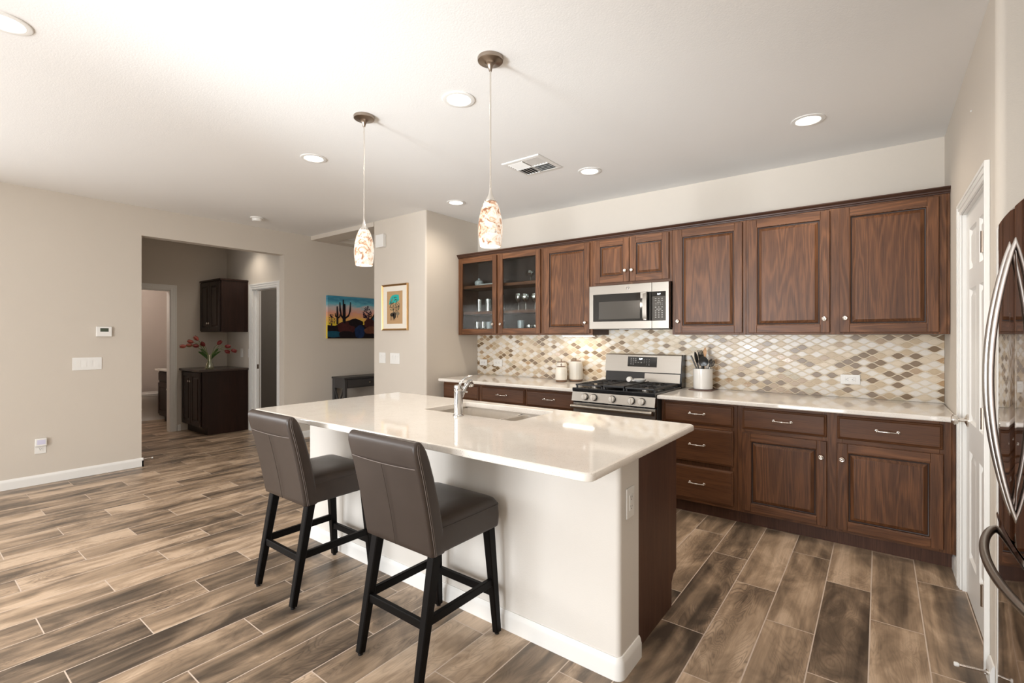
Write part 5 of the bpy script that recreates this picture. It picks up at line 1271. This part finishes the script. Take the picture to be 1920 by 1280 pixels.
for y in (KY0 + 0.014, KY1 - 0.014):
    mb = MB(); mb.beam((KX0 + 0.04, y, 0.20), (KX1 - 0.04, y, KH - 0.155), 0.018, 0.022, (0, 1, 0)); mb.beam((KX1 - 0.04, y, 0.20), (KX0 + 0.04, y, KH - 0.155), 0.018, 0.022, (0, 1, 0)); mb.box(KX0 + 0.04, KX1 - 0.04, y - 0.01, y + 0.01, 0.17, 0.20)
    obj('cross_brace', mb, M['console'], ct, smooth=False)
mb = MB(); mb.box(KX0 + 0.01, KX1 - 0.01, KY0 + 0.03, KY1 - 0.03, 0.165, 0.185, 0.002, 1); obj('shelf', mb, M['console'], ct)

# ------------------------------------------------------------------ lobby cabinets and flowers
EM = (M['esp_v'], M['esp_v']); LX0, LX1 = XV + 0.002, -7.382
lb = thing('lobby_cabinet', ((LX0 + LX1) / 2, 3.0, 0), 'dark espresso base cabinet in the lobby under the vase of tulips', 'cabinet')
mb = MB(); mb.prism([(2.735, 0.0), (YV - 0.002, 0.0), (YV - 0.002, 0.88), (2.665, 0.88), (2.665, 0.115), (2.735, 0.105)], 'x', LX0, LX1); obj('carcass', mb, M['esp_v'], lb, smooth=False)
xm_ = (LX0 + LX1) / 2
raised_door(LX0 + 0.03, xm_ - 0.004, 0.125, 0.865, 2.645, lb, mats=EM, knob=(xm_ - 0.03, 0.74)); raised_door(xm_ + 0.004, LX1 - 0.03, 0.125, 0.865, 2.645, lb, mats=EM, knob=(xm_ + 0.03, 0.74))
mb = MB(); mb.box(LX0, LX1 + 0.028, 2.618, YV - 0.002, 0.881, 0.912, 0.005, 2); obj('lobby_countertop', mb, M['esp_top'], None, 'dark brown counter slab on the lobby cabinet', 'countertop')
lu = thing('lobby_wall_cabinet', ((LX0 + LX1) / 2, 3.1, 1.437), 'dark espresso two-door wall cabinet hanging in the lobby corner', 'cabinet')
mb = MB(); mb.box(LX0, LX1, 2.905, YV - 0.002, 1.437, 2.17); mb.box(LX0, LX1 + 0.014, 2.885, YV - 0.002, 2.17, 2.196, 0.005, 2); obj('carcass', mb, M['esp_v'], lu)
raised_door(LX0 + 0.025, xm_ - 0.003, 1.45, 2.158, 2.885, lu, mats=EM, knob=(xm_ - 0.03, 1.56)); raised_door(xm_ + 0.003, LX1 - 0.02, 1.45, 2.158, 2.885, lu, mats=EM, knob=(xm_ + 0.03, 1.56))
VX, VY, VZ = -7.50, 2.80, 0.9125
mb = MB(); mb.lathe([(0.001, 0), (0.046, 0), (0.052, 0.012), (0.054, 0.035), (0.044, 0.070), (0.030, 0.105), (0.026, 0.135), (0.031, 0.175), (0.037, 0.20), (0.0355, 0.20), (0.029, 0.175), (0.024, 0.135), (0.028, 0.105), (0.041, 0.070), (0.050, 0.035), (0.046, 0.010), (0.001, 0.008)], (VX, VY, VZ), 'z', 28)
obj('glass_vase', mb, M['vaseglass'], None, 'clear waisted glass vase of tulips on the lobby counter', 'vase')
# tulips spread along the direction across the sight line (mostly +y to the right), each its own stem
ax = Vector((0.36, 0.933, 0))
def tulip(s, h, depth, label, faded=False, droop=0.0, leaves=0):
    base = Vector((VX + random.uniform(-0.015, 0.015), VY + random.uniform(-0.015, 0.015), VZ + 0.015)); neck = Vector((VX, VY, VZ + 0.19)) + ax * (0.02 if s > 0 else -0.02)
    head = Vector((VX, VY, VZ + h)) + ax * s + Vector((0.933, -0.36, 0)) * depth
    mid = neck.lerp(head, 0.55) + Vector((0, 0, 0.035 + droop))
    t = thing('tulip', tuple(base), label, 'flower', 'tulips in the vase')
    mb = MB(); mb.tube([base, neck, mid, head], [0.0035, 0.0035, 0.003, 0.003], 8); obj('stem', mb, M['stem'], t)
    d = (head - mid).normalized(); R = d.to_track_quat('Z', 'Y').to_matrix().to_4x4()
    mb = MB(); mb.xf = Matrix.Translation(head) @ R
    mb.lathe([(0.004, -0.004), (0.017, 0.006), (0.025, 0.024), (0.025, 0.042), (0.017, 0.060), (0.006, 0.070)], (0, 0, 0), 'z', 14)
    for k in range(3):
        a = 2 * PI * k / 3; mb.loft([[(r * math.cos(a + e), r * math.sin(a + e), z) for e, r in ((-0.6 * w, rr0), (0, rr0 + 0.003), (0.6 * w, rr0), (0, rr0 - 0.002))] for z, rr0, w in ((0.0, 0.012, 0.6), (0.024, 0.0265, 1.3), (0.045, 0.027, 1.2), (0.066, 0.020, 0.7), (0.076, 0.014, 0.1))])
    obj('bloom', mb, M['petal_l'] if faded else M['petal'], t)
    for k in range(leaves):
        mb = MB(); sg = 1 if s > 0 else -1; L = [(0.0, 0.004), (0.3, 0.016), (0.6, 0.021), (0.85, 0.013), (1.0, 0.002)]
        tip = neck + ax * (sg * (0.085 + 0.03 * k)) + Vector((0, 0, 0.10 - 0.045 * k)); side = Vector((0.5, 0, 0.85)) if k else Vector((0.25, 0.95, 0.15)); rings = []
        for f, w in L:
            c = neck.lerp(tip, f) + Vector((0, 0, 0.02 * math.sin(PI * f))) - Vector((0, 0, 0.06 * (1 - f))); nrm = Vector((0.7, -0.5, 0.3)) * 0.0012
            rings.append([c + side * w + nrm, c - side * w + nrm, c - side * w - nrm, c + side * w - nrm])
        mb.loft(rings); obj('leaf', mb, M['leaf'], t)
tulip(-0.275, 0.325, 0.02, 'faded red tulip drooping farthest left in the vase', True, 0.03)
tulip(-0.205, 0.335, -0.03, 'faded red tulip second from the left, leaning on the farthest left one', True, 0.03)
tulip(-0.195, 0.375, -0.05, 'tulip just above the second from the left', True, 0.02)
tulip(-0.135, 0.405, 0.0, 'pale-centred tulip standing highest on the left side', True, 0.0)
tulip(-0.125, 0.325, 0.04, 'dark red tulip below the highest one on the left side', False, 0.02, 1)
tulip(-0.060, 0.325, 0.03, 'dark red tulip nearest the vase on its left', False, 0.0, 2)
tulip(0.095, 0.345, 0.0, 'dark red tulip nearest the vase on its right, highest of that side', False, 0.0, 1)
tulip(0.185, 0.320, 0.02, 'dark red tulip upper of the pair on the right', False, 0.03)
tulip(0.185, 0.255, -0.02, 'dark red tulip lower of the pair on the right', False, 0.03, 2)
tulip(0.265, 0.265, 0.0, 'dark red tulip drooping farthest right in the vase', False, 0.04)
t, xf = on_wall('light_switch', (-7.335, YV, 1.125), NB, 'white switch plate beside the lobby door casing, right one', 'light switch', 'switch plates'); plate(t, xf, 0.076, 0.125); rockers(t, xf, 1)
t, xf = on_wall('light_switch', (-7.58, YV, 1.125), NB, 'white switch plate in the lobby to the right of the tulips', 'light switch', 'switch plates'); plate(t, xf, 0.076, 0.125); rockers(t, xf, 1)
mb = MB(); mb.box(VD0 + 0.034, VD0 + 0.0375, YV + 0.045, YV + 0.07, 0.90, 0.965); obj('strike_plate', mb, M['bronze'], None, 'small metal strike plate on the lobby side-door jamb', 'strike plate')

# ------------------------------------------------------------------ powder room glimpse
tl = thing('toilet', (-9.55, 2.77, 0), 'white toilet glimpsed through the powder room doorway', 'toilet')
TXc, TYF = -9.55, 5.28
def egg(k, cy, sx, sy, n=28): return [(TXc + sx * k * math.cos(a), TYF - cy - sy * k * math.sin(a) * (1.0 if math.sin(a) > 0 else 0.8)) for a in [2 * PI * i / n for i in range(n)]]
mb = MB(); rings = []
for z, sx, sy, cy in ((0.0, 0.115, 0.27, 2.50), (0.02, 0.115, 0.27, 2.50), (0.05, 0.10, 0.24, 2.50), (0.16, 0.10, 0.22, 2.50), (0.24, 0.13, 0.25, 2.53), (0.31, 0.17, 0.29, 2.56), (0.37, 0.185, 0.31, 2.56), (0.40, 0.185, 0.31, 2.56)):
    rings.append([(x, y, z) for x, y in egg(1, cy, sx, sy)])
mb.loft(rings); obj('bowl', mb, M['toilet'], tl)
mb = MB(); mb.loft([[(x, y, z) for x, y in egg(k, 2.56, 0.19, 0.315)] for z, k in ((0.402, 0.97), (0.406, 1.0), (0.418, 1.0), (0.422, 0.98))]); obj('seat', mb, M['toilet'], tl)
mb = MB(); mb.loft([[(x, y, z) for x, y in egg(k, 2.56, 0.19, 0.315)] for z, k in ((0.426, 0.97), (0.430, 1.0), (0.442, 0.99), (0.448, 0.93))]); obj('lid', mb, M['toilet'], tl)
mb = MB(); mb.box(TXc - 0.20, TXc + 0.20, 3.09, 3.28, 0.38, 0.74, 0.03, 4); mb.box(TXc - 0.21, TXc + 0.21, 3.08, 3.29, 0.741, 0.775, 0.012, 3); mb.box(TXc - 0.11, TXc + 0.11, 2.93, 3.23, 0.20, 0.40, 0.03, 3); obj('tank', mb, M['toilet'], tl)
vn = thing('vanity', (-8.74, 3.0, 0), 'dark vanity cabinet beside the toilet in the powder room', 'vanity')
mb = MB(); mb.box(-9.26, -8.22, 2.72, 3.298, 0.10, 0.825); mb.box(-9.24, -8.22, 2.79, 3.298, 0.0, 0.10); obj('carcass', mb, M['esp_v'], vn, smooth=False)
for a, b in ((-9.245, -8.75), (-8.73, -8.24)):
    raised_door(a, b, 0.13, 0.63, 2.70, vn, mats=EM, knob=((b - 0.04) if a < -9 else (a + 0.04), 0.55)); drawer_front(a, b, 0.66, 0.80, 2.70, vn, handle=False, mats=M['esp_v'])
mb = MB(); mb.box(-9.275, -8.22, 2.665, 3.298, 0.8255, 0.852, 0.004, 2); obj('vanity_top', mb, M['white_ceramic'], vn, label='white vanity top')
# lamps of the lobby, powder room and hall
point('powder_room_lamp', (-9.0, 1.9, 2.5), 18, (1.0, 0.86, 0.76), 0.12)
lo = copy_tree(dl); lo.location = (-7.05, 2.95, CZ - 0.0005); lo['label'] = 'round recessed ceiling downlight inside the lobby, hidden above the opening'; lo['group'] = 'recessed downlights in the kitchen ceiling'
spot('downlight_lamp', (-7.05, 2.95, CZ - 0.02), 13, WARM, 140, 0.8, 0.06)
point('side_room_lamp', (-6.9, 4.3, 2.4), 7, (1.0, 0.9, 0.8), 0.12)
point('hall_lamp', (-5.4, 6.2, 2.4), 8, (1.0, 0.9, 0.78), 0.15)
